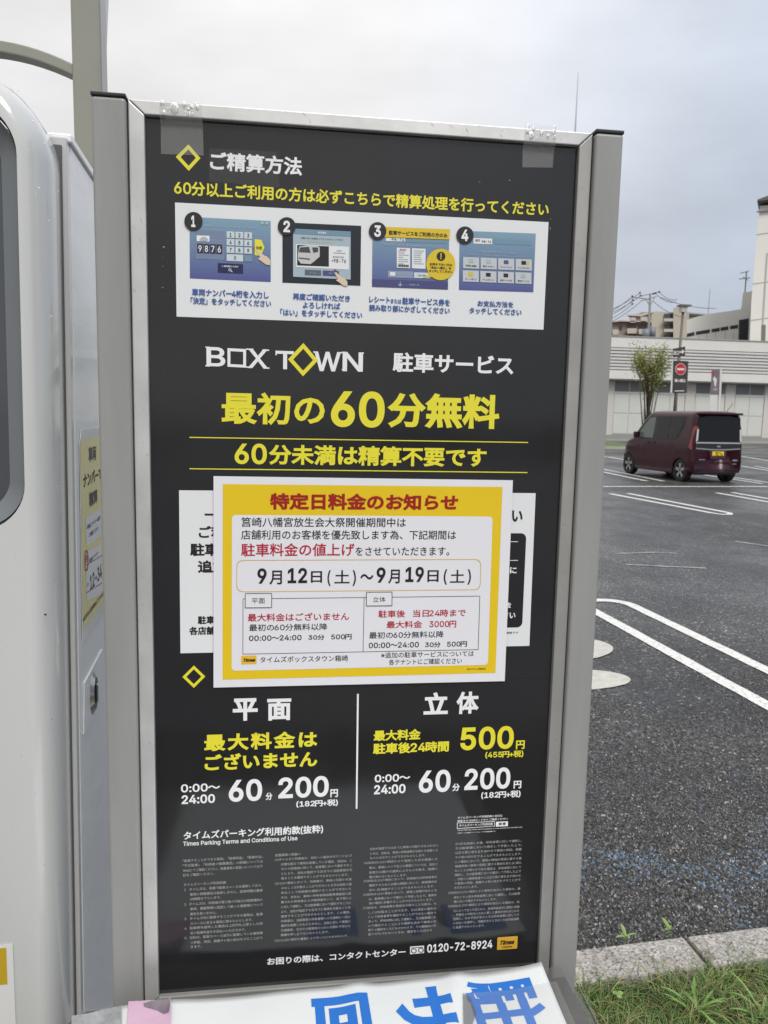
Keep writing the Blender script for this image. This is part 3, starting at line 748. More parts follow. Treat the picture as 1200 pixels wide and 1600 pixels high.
for r_ in range(2):
    for c_ in range(4):
        x, y = 632 + c_ * 106 - r_ * 2, 239 + r_ * 80 + c_ * 4
        RQ(x, y, x + 97, y + 68, .04, B3, W4, mat('pay_key_print', (.50, .53, .54), .3), 'payment_key')
        p = px(x + 14, y + 47, 560, 340, 3.871); q_ = px(x + 84, y + 58, 560, 340, 3.871); C_(KW[r_ * 4 + c_], p[0], p[1], q_[1], q_[0], M_blk, w=W5, weight=.01, res=1)
        mi_ = [MATS['car_sketch_print'], MATS['car_sketch_print'], mat('card_blue_print', (.07, .08, .22), .3), M_blk, M_ory, M_blk, M_blk, MATS['car_sketch_print']][r_ * 4 + c_]
        RQ(x + 34, y + 12, x + 62, y + 34, .04, B3, W5, mi_, 'key_icon')
        if c_ == 3 and r_ == 0: RQ(x + 68, y + 14, x + 80, y + 36, .04, B3, W5, M_ory, 'key_icon')
# number discs
for n_, cx, cy, r_ in (('1', 302.5, 346.3, 14.2), ('2', 448, 354.2, 14), ('3', 589.7, 361.5, 13.6), ('4', 726, 368, 13.4)):
    Q([(cx + r_ * math.cos(t * .1745), cy + r_ * 1.02 * math.sin(t * .1745)) for t in range(36)], W5 + .0006, M_blk, 'number_disc')
    C_(n_, cx - (3.5 if n_ == '1' else 5.2), cy - 9, cy + 9, cx + (3 if n_ == '1' else 5.2), M_wht, w=W5 + .0009, weight=.045)
# captions
for s, x0, yt, yb, x1 in (('車両ナンバー4桁を入力し', 300, 450.8, 462.3, 420), ('「決定」をタッチしてください', 298, 464.2, 475.2, 423.7), ('再度ご確認いただき', 457.7, 457.8, 468.4, 546.8),
                          ('よろしければ', 473, 471.3, 481.6, 531.7), ('「はい」をタッチしてください', 438, 482.4, 493.2, 566), ('レシート', 576.8, 463, 472.6, 609), ('駐車サービス券を', 628.5, 464.7, 475.6, 702.8),
                          ('読み取り部にかざしてください', 576.8, 475.4, 486, 702.6), ('お支払方法を', 746, 469.3, 478.8, 802), ('タッチしてください', 733, 480.2, 490.2, 814.5)):
    C_(s, x0, yt, yb, x1, M_blue, weight=.030)
C_('または', 610.5, 467, 474, 627, M_blue, weight=.03)

# ---- middle
E = lambda x, y: (260 + x / 2, 520 + y / 2)
def logo():
    for s, x0, y0, x1, y1 in (('B', 125, 44, 184, 104), ('X', 254, 50, 318, 110), ('T', 344, 56, 398, 113), ('W', 462, 58, 545, 119), ('N', 551, 60, 614, 120)):
        a = E(x0, y0); b = E(x1, y1); T(s, a[0], a[1], b[1], b[0], M_wht, weight=.022)
    # slab ends of the letters
    for x0, y0, x1, y1 in ((122, 43, 136, 47), (122, 101, 136, 105), (249, 49, 272, 53), (300, 52, 321, 56), (249, 105, 268, 109), (303, 108, 322, 112), (341, 55, 345, 70), (548, 59, 564, 63), (603, 61, 617, 65), (548, 113, 562, 117), (459, 58, 474, 62), (533, 60, 549, 64)):
        pxpoly('letter_serif', SP, [E(x0, y0), E(x1, y0 + .6), E(x1, y1 + .6), E(x0, y1)], W1 + .0001, M_wht, panel)
    o = [E(191, 48), E(249, 51), E(249, 109), E(191, 106)]; i_ = [E(200, 57.5), E(240, 59.5), E(240, 100), E(200, 98)]
    ring('square_letter', SP, [SP.uv(*p) for p in o], [SP.uv(*p) for p in i_], W1, M_wht, panel)
    diamond([E(428, 32), E(474, 86), E(427, 136), E(380, 83)], .66, panel, w=W2)
logo()
T('駐車サービス', 614, 550, 581, 802.5, M_wht, weight=.030)
T('最初の', 346, 611.5, 662.5, 507.5, M_yel, weight=.028)
T('60', 517.5, 610, 667, 601, M_yel, weight=.036)
T('分無料', 606, 612.5, 668, 780.5, M_yel, weight=.036)
for a, b in (((296, 682.6), (825, 690.6)), ((296, 731.6), (824, 737.6))):
    pxpoly('yellow_rule', SP, [a, b, (b[0], b[1] + 1.5), (a[0], a[1] + 1.5)], W1, M_yel, panel)
T('60', 366.5, 692.5, 725, 417, M_yel, weight=.032)
T('分未満は精算不要です', 420, 694, 726, 760, M_yel, weight=.032)
# ---- lower white card, mostly behind the notice
lc = pxpoly('lower_white_card', SP, [(279.8, 766), (836.8, 770.5), (827, 1009), (282, 1020.6)], W1, M_card, panel)
D_ = lambda s, x0, yt, yb, x1, m=M_blk, **k: lettering(SP, s, x0, yt, yb, x1, m, lc, k.pop('w', W2), **k)
pxpoly('dash_mark', SP, [(319.8, 802.4), (345, 802.6), (345, 805.6), (319.8, 805.4)], W2, M_blk, lc)
D_('ご利用', 310.5, 821.5, 841.5, 372, weight=.03); D_('駐車場', 297, 848.5, 869, 364, weight=.035); D_('追加', 309, 875.5, 895.5, 354, weight=.035)
D_('駐車', 309, 962.2, 975.2, 335.5, weight=.035); D_('各店舗', 295.5, 979, 992.3, 336, weight=.035)
D_('い', 800, 797.5, 815.3, 816.5, weight=.035)
u0, v0 = SP.uv(740, 833); u1, v1 = SP.uv(815, 980); u1 = SP.uv(819, 905)[0]
fan('black_box', SP, rrect(u0, u1, v0, v1, .008), W2, M_blk, lc)
for y in (845.7, 875): pxpoly('white_rule', SP, [(770, y), (809, y), (809, y + .9), (770, y + .9)], W3, M_wht, lc)
D_('部に', 783, 885, 896.5, 807, M_wht, w=W3, weight=.03); D_('を', 792, 941, 949.5, 798.5, M_wht, w=W3, weight=.03); D_('さい', 786, 956, 966.3, 805, M_wht, w=W3, weight=.03)
D_('は', 786, 904, 913, 793, M_wht, w=W3, weight=.03); D_('税込価格です', 780, 987, 990.5, 810, weight=.01, res=1)
# ---- lower prices
diamond([(302.9, 1039.7), (320.8, 1056.8), (302.9, 1074.7), (285, 1057.6)], .66, panel)
T('平', 363.7, 1091.5, 1126.5, 402.7, M_wht, weight=.036); T('面', 417.6, 1092, 1126, 455, M_wht, weight=.036)
T('立', 662.5, 1082, 1116.5, 700, M_wht, weight=.036); T('体', 713.6, 1080.8, 1115.6, 748.3, M_wht, weight=.036)
T('最大料金は', 319, 1147, 1174, 496, M_yel, weight=.035, spacing=1.22); T('ございません', 319.5, 1178.5, 1204, 496, M_yel, weight=.035, spacing=1.02)
T('0:00〜', 282.7, 1225.5, 1238.2, 344, M_wht, weight=.03); T('24:00', 283.7, 1242.5, 1256.5, 336, M_wht, weight=.035)
T('60', 357.3, 1218.6, 1253.2, 409.6, M_wht, weight=.034); T('分', 415, 1238.5, 1250.2, 425.6, M_wht, weight=.035)
T('200', 435, 1214.9, 1247.9, 513.6, M_wht, weight=.034); T('円', 516.3, 1233.2, 1245.7, 528, M_wht, weight=.035); T('(182円+税)', 463, 1251, 1262, 528, M_wht, weight=.03)
pxpoly('white_rule', SP, [(557.8, 1084), (560.6, 1084), (558.4, 1263.5), (555.8, 1263.5)], W1, M_wht, panel)
T('最大料金', 584, 1141, 1158, 657.6, M_yel, weight=.036); T('駐車後24時間', 583, 1161.3, 1178.6, 701.3, M_yel, weight=.036)
T('500', 720, 1136.5, 1172.5, 802.7, M_yel, weight=.034); T('円', 806.4, 1157, 1170.5, 819.7, M_yel, weight=.035); T('(455円+税)', 758.4, 1174, 1185.3, 817.6, M_yel, weight=.03)
T('0:00〜', 585.6, 1210.5, 1222.5, 641, M_wht, weight=.03); T('24:00', 584.5, 1226.6, 1241.2, 633.6, M_wht, weight=.035)
T('60', 655, 1204, 1239, 704, M_wht, weight=.034); T('分', 706.7, 1224.3, 1236.2, 718.4, M_wht, weight=.035)
T('200', 726.4, 1201.3, 1234.8, 797.3, M_wht, weight=.034); T('円', 802.7, 1220, 1232, 814.4, M_wht, weight=.035); T('(182円+税)', 752, 1237, 1248.5, 813.3, M_wht, weight=.03)
# ---- terms
T('タイムズパーキング利用約款(抜粋)', 286.7, 1299, 1313, 504.8, M_wht, weight=.024); T('Times Parking Terms and Conditions of Use', 286, 1314.8, 1323.5, 464.8, M_wht, weight=.02, res=2)
M_fine = mat('fine_print_grey', (.33, .33, .33), .4)
G = lambda x, y: (240 + x / 3.75, 1260 + y / 3.75)
H_ = lambda x, y: (540 + x / 3.636, 1250 + y / 3.636)
colA = [('「駐車することができる車両」「駐車料金」「駐車方法」', 172, 310, 637), ('「不正駐車」「利用者の賠償責任」の詳細については', 172, 338, 640), ('Webにてご確認ください。放置車両の取扱いについては下', 172, 367, 640), ('記をご確認ください。', 172, 394, 355),
        ('タイムズパーキング利用約款', 176, 450, 425), ('1　タイムズは、有償で駐車スペースを提供しており、', 180, 479, 638), ('車両の保管責任は負担しません。駐車時間は最長', 213, 507, 640), ('48時間までとします。', 213, 534, 395),
        ('2．タイムズは、利用者が第三者の行為又は駐車場内の', 180, 565, 640), ('車両、積載物等に起因して被った損害等について', 214, 592, 640), ('責任を負いません。', 214, 622, 370), ('3　タイムズ内に駐車することができる車両は、駐車', 181, 650, 640),
        ('スペースに収まる車両に限るものとします。', 215, 678, 580), ('4．駐車券を紛失した場合は、1万円を上限とした所', 181, 706, 640), ('定の駐車料金をお支払いいただきます。', 216, 733, 540), ('5．当社は、駐車スペース以外に駐車している車両等', 182, 762, 640),
        ('の移動、売却、廃棄その他の処分をすることがで', 217, 789, 638), ('きます。', 217, 814, 283)]
textblock(SP, [(s, *G(x, y), G(x, y + 17)[1], G(x1, y)[0]) for s, x, y, x1 in colA], M_fine, panel, W1, .008)
colB = [('放置車両の取扱い', 712, 278, 862), ('(1)タイムズの利用者が、当社への届出を行うことなく7', 712, 304, 1162), ('日間を超えて車両を駐車している場合、当社は、こ', 748, 331, 1162), ('れらの利用者に対して、駐車場において掲示するこ', 748, 358, 1162), ('とにより、当社が指定する日までに当該車両を引', 748, 386, 1162), ('取ることを請求することができるものとします。', 748, 413, 1142),
        ('(2)(1)の場合において、利用者が、車両の引取りを拒', 712, 444, 1160), ('みもしくは引取ることができないとき又は当社の過', 748, 470, 1160), ('失なくして利用者を確知することができないと', 747, 498, 1158), ('きは、当社は、車両の所有者等(自動車検査証に記', 747, 526, 1158), ('載された所有者および使用者をいう。以下同じ。)', 747, 553, 1156), ('に対して通知し、又は駐車場において掲示することに', 747, 581, 1156),
        ('より、当社が指定する日までに車両を引取ることを', 746, 609, 1154), ('請求することができるものとします。この場合、', 746, 636, 1154), ('利用者は、当該車両の所有者等への引渡時に一切の', 746, 664, 1154), ('権利を放棄したものとみなし、当社に対して車両の', 746, 691, 1154), ('引渡請求、又はその他車両のいかんを問わず何らの', 746, 718, 1152), ('異議を申し立てないものとします。', 745, 745, 1028), ('(3)(1)(2)の請求を書面により行ったにもかかわらず、', 710, 778, 1140)]
textblock(SP, [(s, *G(x, y), G(x, y + 16)[1], G(x1, y)[0]) for s, x, y, x1 in colB], M_fine, panel, W1, .008)
colC = [('当社が指定する日までに車両の引取りがなされない', 138, 270, 526), ('ときは、当社は、車両の所有者等が引取りを拒絶した', 138, 297, 524), ('ものとみなすことができるものとします。', 138, 322, 455), ('(4)当社は、(1)の規定により指定した日を経過した', 104, 350, 523), ('後は、車両について生じた損害については、当社の', 134, 377, 523), ('故意又は重大な過失によるものを除き、賠償の', 134, 404, 522), ('責を負わないものとします。', 134, 430, 348),
        ('(5)当社は、(1)の場合において、利用者又は所有者等を', 103, 453, 520), ('確知するために必要な限度において、車両(車内を', 133, 478, 519), ('含む。)を調査することができるものとします。', 133, 504, 505), ('(6)当社は、(1)の場合において、管理上支障があるとき', 101, 530, 517), ('は、駐車場において掲示して予告した上で、車両を', 132, 555, 517), ('他の場所に移動することができるものとします。', 132, 579, 496), ('(7)当社は、所有者等が車両を引取ることを拒み、も', 100, 606, 516),
        ('しくは引取ることができず、又は当社の過失な', 131, 632, 516), ('くして所有者等を確知することができない場合で', 130, 657, 514), ('あって、所有者等に対して通知し、又は駐車場にお', 130, 682, 513), ('いて掲示することにより期限を定めて車両の引', 129, 707, 513), ('取りの催告をしたにもかかわらず、その期間内に引', 128, 731, 512), ('取りがなされないときは、催告をした日から', 128, 755, 492)]
textblock(SP, [(s, *H_(x, y), H_(x, y + 15)[1], H_(x1, y)[0]) for s, x, y, x1 in colC], M_fine, panel, W1, .008)
colD = [('3カ月を経過した後、所有者等に対して通知し、', 623, 242, 1003), ('又は駐車場において掲示して予告した上で、', 623, 267, 1002), ('公正な第三者を立ち会わせて車両の売却、廃棄', 622, 292, 1000), ('その他の処分をすることができるものとします。', 622, 318, 1000), ('この場合において、車両の時価が売却に要する費', 621, 344, 999), ('用(催告後の車両の保管に要する費用を含む。)に満た', 621, 369, 998), ('ないことが明らかである場合は、所有者等に対して', 620, 394, 996), ('通知し、又は駐車場において掲示して予告した上で', 619, 418, 996),
        ('、引取りの期限後直ちに公正な第三者を立ち会わせ', 618, 443, 994), ('て車両の売却、廃棄その他の処分をすることがで', 618, 467, 993), ('きるものとします。', 618, 491, 750), ('(8)当社は、(7)の規定により車両を処分した場合は、遅', 584, 520, 992), ('滞なくその旨を所有者等に対して通知し、又は駐車', 614, 546, 990), ('場において掲示するものとします。', 614, 570, 858), ('(9)当社は、(7)の規定により車両を処分した場合は、処', 583, 596, 988), ('分によって生じる収入から、駐車料金並びに車両の保管', 612, 622, 987),
        ('、移動および処分のために要した費用があればこれを', 612, 645, 986), ('控除し、なお不足があるときは所有者等に対してそ', 611, 668, 985), ('の支払いを請求し、残額があるときはこれを所有者等', 611, 692, 984), ('に返還するものとします。', 611, 716, 790)]
textblock(SP, [(s, *H_(x, y), H_(x, y + 15)[1], H_(x1, y)[0]) for s, x, y, x1 in colD], M_fine, panel, W1, .008)
textblock(SP, [('タイムズパーキング利用約款の全文は', 715.2, 1275.7, 1279.4, 785), ('検索またはQRコードからご確認ください', 714.6, 1281, 1284.6, 793.5), ('タイムズパーキング利用約款', 717.5, 1287.6, 1291.8, 770), ('Times Parking Terms and Conditions of Use, please see the QR code', 714.6, 1296.3, 1298.4, 816), ('※QRコードは(株)デンソーウェーブの登録商標です', 714.6, 1300.7, 1302.6, 774)], M_wht, panel, W1, .01)
o4 = [(714, 1285.2), (773, 1283), (773, 1290.8), (714, 1295)]; i4 = [(714.8, 1286), (772.2, 1283.9), (772.2, 1290.2), (714.8, 1294.1)]
ring('search_box', SP, [SP.uv(*p) for p in o4], [SP.uv(*p) for p in i4], W1, M_wht, panel)
pxpoly('search_button', SP, [(774.8, 1283.8), (793.6, 1283), (793.4, 1290.6), (774.6, 1291.4)], W1, M_wht, panel); T('検 索', 779, 1285, 1289.5, 790, M_blk, w=W2, weight=.03, res=1)
T('お困りの際は、コンタクトセンター', 417.5, 1496.5, 1508, 633.8, M_wht, weight=.026)
I_ = lambda x, y: (600 + x / 4, 1420 + y / 4)
pxpoly('free_call_icon', SP, [I_(163, 235), I_(250, 229), I_(250, 275), I_(163, 283)], W1, M_wht, panel)
for cx, cy in ((186, 261), (230, 257)):
    ring('free_call_ring', SP, [SP.uv(*I_(cx + 18 * math.cos(t * .3927), cy + 16 * math.sin(t * .3927))) for t in range(16)], [SP.uv(*I_(cx + 12 * math.cos(t * .3927), cy + 11 * math.sin(t * .3927))) for t in range(16)], W2, M_blk, panel)
pxpoly('free_call_bar', SP, [I_(168, 241), I_(245, 236), I_(245, 240), I_(168, 245)], W2, M_blk, panel)
T('0120-72-8924', 667.5, 1475.5, 1488.5, 769.3, M_wht, weight=.032)
M_logo = mat('amber_print', (.62, .36, .035), .35)
fan('amber_logo', SP, rrect(*(SP.uv(776.8, 1474)[0], SP.uv(808.3, 1474)[0], SP.uv(776.8, 1464.5)[1], SP.uv(777, 1484)[1]), .0014), W1, M_logo, panel)
T('Times', 780, 1469.2, 1476.4, 802.5, M_blk, w=W2, weight=.055, shear=.3); T('PARKING', 784.5, 1478.4, 1480.8, 800, M_blk, w=W2, weight=.03, res=1)

# scuffs and stains on the aluminium frame
M_scuff = mat('scuff_mark', (.22, .22, .21), .6)
def scuff(u, v, L, a, wd):
    d = Vector((math.cos(a), math.sin(a))); n = Vector((-d.y, d.x)); P = []
    for k in range(6): P.append(Vector((u, v)) + d * L * (k / 5 - .5) + n * (wd * math.sin(math.pi * k / 5) * random.uniform(.5, 1) + random.uniform(-.0002, .0002)))
    for k in range(4, 0, -1): P.append(Vector((u, v)) + d * L * (k / 5 - .5) - n * wd * .3 * random.uniform(0, 1))
    return [tuple(p) for p in P]
V = []; F = []
for i in range(46):
    side = random.random()
    if side < .45: u, v = random.uniform(-.016, -.004), random.uniform(.02, PH)
    elif side < .85: u, v = random.uniform(PW + .004, PW + .014), random.uniform(.02, PH)
    else: u, v = random.uniform(.02, PW), random.uniform(-.014, -.004)
    P = scuff(u, v, random.uniform(.003, .011), random.uniform(.2, 1.3), random.uniform(.0002, .0006))
    P = [p for p in P if (-.018 < p[0] < -.002) or (PW + .002 < p[0] < PW + .017) or p[1] < -.002]
    if len(P) < 4: continue
    b = len(V); V += [SP.pt(a, c, FZ + .0002) for a, c in P]; F.append(tuple(range(b, b + len(P))))
o = mesh_obj('scuff_marks', V, F, M_scuff, sign); o['kind'] = 'stuff'

# beads of rain on the black panel
spots = []
for x, y, r in ((256, 388, 1.9), (254.5, 403, 1.0), (254, 417, 1.6), (254.3, 451, 1.8), (749, 285, 1.4), (796, 283, 1.3), (796, 276, 1.0), (860, 343, 1.3), (859, 358, 2.0), (257, 580, .9), (779, 676, .7), (876, 760, .8), (300, 960, .6), (640, 540, .5), (520, 225, .6)):
    u, v = SP.uv(x, y); spots.append((SP, u, v, .0004, r * .00085))
for i in range(60):
    spots.append((SP, random.uniform(.01, PW - .01), random.uniform(.01, PH - .02), .0004, random.uniform(.00018, .0004)))
droplets('water_droplets', spots, M_drop, sign)
# rain on the frame
spots = []
for i in range(46):
    if random.random() < .6: u, v = random.choice((random.uniform(-.022, -.003), random.uniform(PW + .003, PW + .022))), random.uniform(.3, PH)
    else: u, v = random.uniform(0, PW), random.uniform(-.022, -.004)
    spots.append((SP, u, v, FZ, random.uniform(.0004, .0011)))
droplets('water_droplets', spots, M_drop, sign)

# ================================================================== PAPER NOTICE
nb = SP.pt(*SP.uv(567, 1068), .004)
notice = thing('paper_notice', 'white laminated notice with a thick yellow border taped over the middle of the black board', 'notice', nb)
def nsheet(px4, w, m, name, n=24):
    q = [Vector(SP.uv(*p)) for p in px4]; V = []
    for j in range(n + 1):
        for i in range(n + 1):
            a, b = i / n, j / n
            p = (q[0] * (1 - a) + q[1] * a) * (1 - b) + (q[3] * (1 - a) + q[2] * a) * b
            V.append(SP.pt(p.x, p.y, w))
    return mesh_obj(name, V, [(j * (n + 1) + i, j * (n + 1) + i + 1, (j + 1) * (n + 1) + i + 1, (j + 1) * (n + 1) + i) for j in range(n) for i in range(n)], m, notice)
NW = .0035
q4 = [SP.uv(*p) for p in ((334, 743.7), (800.3, 750.2), (787.6, 1063), (334, 1073))]
slab('sheet', SP, q4, .0018, NW, M_paper, notice)
M_nyel = mat('notice_yellow_print', (.74, .52, .012), .25, var=.03, vscale=5); M_nwht = mat('notice_white_print', (.73, .73, .76), .22, var=.02, vscale=5)
pxpoly('yellow_border', SP, [(348.5, 756), (784, 760.5), (773, 1050), (348.2, 1060.5)], NW + .0003, M_nyel, notice)
def prr(px4, r, n=5):                           # rounded quad from four measured corners
    q = [Vector(SP.uv(*p)) for p in px4]; out = []
    for i in range(4):
        p, a, b = q[i], q[i - 1], q[(i + 1) % 4]
        pa = p + (a - p).normalized() * r; pb = p + (b - p).normalized() * r
        for k in range(n + 1):
            t = k / n; out.append(tuple(pa * (1 - t) ** 2 + p * 2 * t * (1 - t) + pb * t * t))
    return out
fan('white_field', SP, prr(((362.7, 804), (768.6, 806.5), (761.2, 1037.5), (362.2, 1046.8)), .006), NW + .0006, M_nwht, notice)
NN = lambda s, x0, yt, yb, x1, m=M_blk, **k: lettering(SP, s, x0, yt, yb, x1, m, notice, k.pop('w', NW + .0009), **k)
NN('特定日料金のお知らせ', 422, 769.5, 795.8, 714.8, M_redp, weight=.038)
NN('筥崎八幡宮放生会大祭開催期間中は', 377, 807.5, 822.5, 633.5, weight=.008)
NN('店舗利用のお客様を優先致します為、下記期間は', 377, 827.3, 842.3, 711.7, weight=.008)
NN('駐車料金の値上げ', 377, 848, 868.5, 553.5, M_crim, weight=.016)
NN('をさせていただきます。', 555, 854, 867.5, 701, weight=.008)
M_orl = mat('orange_line_print', (.66, .38, .06), .3)
oo = prr(((369.7, 874.2), (750.8, 872.6), (749.6, 920.8), (369.7, 924.2)), .010); cc_ = Vector(SP.uv(560, 898))
ii = [tuple(Vector(p) - Vector((.0009 if p[0] > cc_.x else -.0009, .0009 if p[1] > cc_.y else -.0009))) for p in oo]
ring('rounded_outline', SP, oo, ii, NW + .0009, M_orl, notice)
for s, x0, yt, yb, x1, wt in (('9', 402.3, 887, 911, 416.8, .035), ('月', 421, 890.5, 912.5, 440.6, .018), ('12', 449.5, 886.5, 910.3, 479.8, .035), ('日', 485.7, 891.5, 909.5, 503, .018), ('(', 511.5, 890, 914.5, 516.5, .006), ('土', 522.5, 890, 910.5, 546, .012), (')', 550.5, 890, 914.5, 555.8, .006), ('〜', 562.5, 896, 904.5, 583, .02),
                              ('9', 588, 885.5, 909.5, 601.8, .035), ('月', 606.2, 889, 911, 624, .018), ('19', 633, 884.8, 908.5, 661.5, .035), ('日', 667.3, 890, 908.3, 684.4, .018), ('(', 692.7, 888.5, 912.5, 697.7, .006), ('土', 702.5, 889.5, 909.5, 725, .012), (')', 729.8, 888.5, 912.5, 734.7, .006)):
    NN(s, x0, yt, yb, x1, weight=wt)
def nline(a, b, wd=.8, m=M_blk, w=NW + .0009):
    a, b = Vector(a), Vector(b); d = (b - a).normalized(); s = Vector((-d.y, d.x)) * wd / 2
    pxpoly('rule', SP, [tuple(a + s), tuple(b + s), tuple(b - s), tuple(a - s)], w, m, notice)
for a, b in (((380, 934.7), (748.6, 930.3)), ((748.6, 930.3), (746, 1013.6)), ((746, 1013.6), (379.7, 1020.6)), ((379.7, 1020.6), (380, 934.7)), ((568.5, 932.5), (566.8, 1017))): nline(a, b)
for L4, s, x0, yt, yb, x1 in ((((383.5, 926.2), (424.5, 926), (424.5, 947.9), (383.5, 948.3)), '平面', 393.5, 933.5, 941.8, 414), (((572, 924.2), (611.8, 923.8), (611.7, 945), (572, 945.4)), '立体', 582.2, 931.3, 939.6, 601.8)):
    pxpoly('tag_box', SP, L4, NW + .0012, M_nwht, notice)
    for i in range(4): nline(L4[i], L4[(i + 1) % 4], .9, w=NW + .0015)
    NN(s, x0, yt, yb, x1, w=NW + .0015, weight=.0, res=2)
for s, x0, yt, yb, x1, m, wt in (('最大料金はございません', 387.2, 957.5, 970, 545.2, M_crim, .016), ('最初の60分無料以降', 389.5, 974.2, 985, 511.3, M_blk, .010), ('00:00〜24:00', 389.3, 991.8, 1000.2, 471.2, M_blk, .02), ('30分', 481.5, 990.6, 999, 507, M_blk, .02), ('500円', 517.2, 989.8, 998.4, 549, M_blk, .02),
                                 ('駐車後', 590.7, 952.5, 964, 632.5, M_crim, .016), ('当日24時まで', 644.8, 951.5, 963, 726.7, M_crim, .016), ('最大料金', 603.5, 969.2, 980.5, 659, M_crim, .016), ('3000円', 670, 969, 979.7, 711.8, M_crim, .02), ('最初の60分無料以降', 576.4, 986.3, 996.8, 692.4, M_blk, .010),
                                 ('00:00〜24:00', 575.7, 1002.8, 1011.5, 653.8, M_blk, .02), ('30分', 663.4, 1001.8, 1010.5, 687.6, M_blk, .02), ('500円', 697.7, 1001, 1009.8, 728.5, M_blk, .02), ('タイムズボックスタウン箱崎', 406.4, 1024.6, 1034.3, 543.3, M_blk, .006),
                                 ('※追加の駐車サービスについては', 595, 1018, 1027, 739.3, M_blk, .006), ('各テナントにご確認ください', 607, 1028.8, 1037.8, 720.7, M_blk, .006)):
    NN(s, x0, yt, yb, x1, m, weight=wt)
pxpoly('amber_logo', SP, [(377.2, 1023.2), (401, 1022.6), (401, 1035.8), (377.2, 1036.6)], NW + .0009, mat('notice_amber_print', (.74, .45, .03), .3), notice)
NN('Times', 379.5, 1027.3, 1032.6, 398.6, w=NW + .0012, weight=.06, shear=.25, res=2)
NN('2020.9 タイムズ事業本部', 728.5, 1042.6, 1045.4, 757.5, weight=.01, res=1)
spots = []
for x, y, r in ((554, 803, .9), (597, 799, 1.0), (537, 801, .7), (774, 784.5, .8), (728, 1043, 1.1), (768, 921, .7), (777, 917, .6), (553, 803, .8)):
    u, v = SP.uv(x, y); spots.append((SP, u, v, NW + .0007, r * .0009))
droplets('water_droplets', spots, M_drop, notice)

# ================================================================== TAPE STRIPS
def tape(px4, label, sp=(), wts=(.0104, .0024)):
    q = [SP.uv(*p) for p in px4]
    vs = []; n = 10
    fold = -.001
    for j in range(n + 1):
        b = j / n
        for i in range(7):
            a = i / 6
            u = (q[0][0] * (1 - a) + q[1][0] * a) * (1 - b) + (q[3][0] * (1 - a) + q[2][0] * a) * b
            v = (q[0][1] * (1 - a) + q[1][1] * a) * (1 - b) + (q[3][1] * (1 - a) + q[2][1] * a) * b
            w = FZ + .0006 if v < .0 else .0010 + max(0, (FZ) * (1 - v / .006))
            vs.append(SP.pt(u, v, w + random.uniform(0, .0003)))
    F = [(j * 7 + i, j * 7 + i + 1, (j + 1) * 7 + i + 1, (j + 1) * 7 + i) for j in range(n) for i in range(6)]
    root = thing('tape_strip', label, 'tape', SP.pt(*q[3], .002), 'clear tape strips on the board')
    mesh_obj('film', vs, F, M_tape, root, smooth=True)
    if sp: droplets('water_droplets', [(SP, *SP.uv(x, y), (FZ + .0012 if SP.uv(x, y)[1] < 0 else .0016), r * .00125) for x, y, r in sp], M_drop, root)
tape([(251, 161.7), (316.5, 165.8), (318.3, 243.4), (251.8, 241)], 'wide clear tape strip hanging over the top left of the frame beside the diamond mark',
     [(255, 165, 2.6), (274, 173, 4.4), (257.5, 181, 2.4), (289, 167, 2.6), (296, 175, 1.8), (300.5, 171, 2.2), (309, 172, 2.4), (307, 166, 1.2), (296, 182, 1.8), (302, 182, 1.3), (264, 173, 1.2), (265, 187, 1.6)])
tape([(816.5, 197.3), (867, 200.8), (863.3, 262.3), (815.8, 261.8)], 'narrower clear tape strip hanging over the top right of the frame',
     [(822, 201, 2), (831, 204, 2.2), (821.5, 209, 2), (827, 215.5, 3.4), (843.5, 211.5, 2.2), (861.5, 209.5, 2.4), (853, 216, 2), (862.5, 203, 1.8), (863, 218, 1.6), (844, 232.5, 2.6), (841, 203, 1.0), (835, 219, 1.0)])
q = [SP.uv(*p) for p in ((327, 232), (433, 238), (437, 293), (327, 284))]
tp = thing('tape_strip', 'faint patch of clear tape stuck flat across the first white heading', 'tape', SP.pt(*q[3], .001), 'clear tape strips on the board')
slab('film', SP, q, .0012, .0014, glassy('faint_tape', (.5, .5, .48), .022, .2, bump=.0005, bscale=50), tp)

# ================================================================== PAYMENT MACHINE
MA = R(3.0)
mx_ = Vector((math.cos(MA), math.sin(MA), 0)); my_ = Vector((-math.sin(MA), math.cos(MA), 0))
lean = Vector((.0135, 0, 1)).normalized()       # stands a hair off plumb, like its picture
mc = Vector((-.2365, .93, 1.9))                 # right front top corner of the cabinet
MK = 1.29                                       # the machine stands about 1.2 m away, a little behind the board
def mpnt(a, b, z):                              # a: to the right, b: back, z: height
    return C0 + (mc + mx_ * a + my_ * b + lean * ((z - 1.9)) - C0) * MK
machine = thing('payment_machine', 'large pale grey parking payment machine with a rounded cover left of the board', 'payment machine', Vector((-.72, 1.4, .0)))
M_cov = mat('pale_grey_enamel', (.57, .575, .56), .18, coat=.6, var=.06, vscale=5, stretch=(1, 1, .3), detail=9, rvar=.06, bump=.0005, bscale=9)
M_cab = mat('white_steel', (.82, .83, .825), .30, coat=.3, bump=.0016, bscale=10, stretch=(1, 1, 2.2))
M_flg = mat('flange_grey', (.52, .52, .51), .22, coat=.5)
def mslab(name, a0, a1, b0, b1, z0, z1, m, bev=.003, parent=machine):
    bm = bmesh.new()
    hexa([mpnt(a0, b0, z0), mpnt(a1, b0, z0), mpnt(a1, b1, z0), mpnt(a0, b1, z0), mpnt(a0, b0, z1), mpnt(a1, b0, z1), mpnt(a1, b1, z1), mpnt(a0, b1, z1)], bm)
    o = bm_obj(name, bm, m, parent)
    if bev: bevel(o, bev, 2)
    return o
mslab('cabinet', -.62, 0, .004, .27, .45, 1.868, M_cab)
mslab('flange', -.60, -.0008, -.010, .004, .46, 1.872, M_flg, .002)
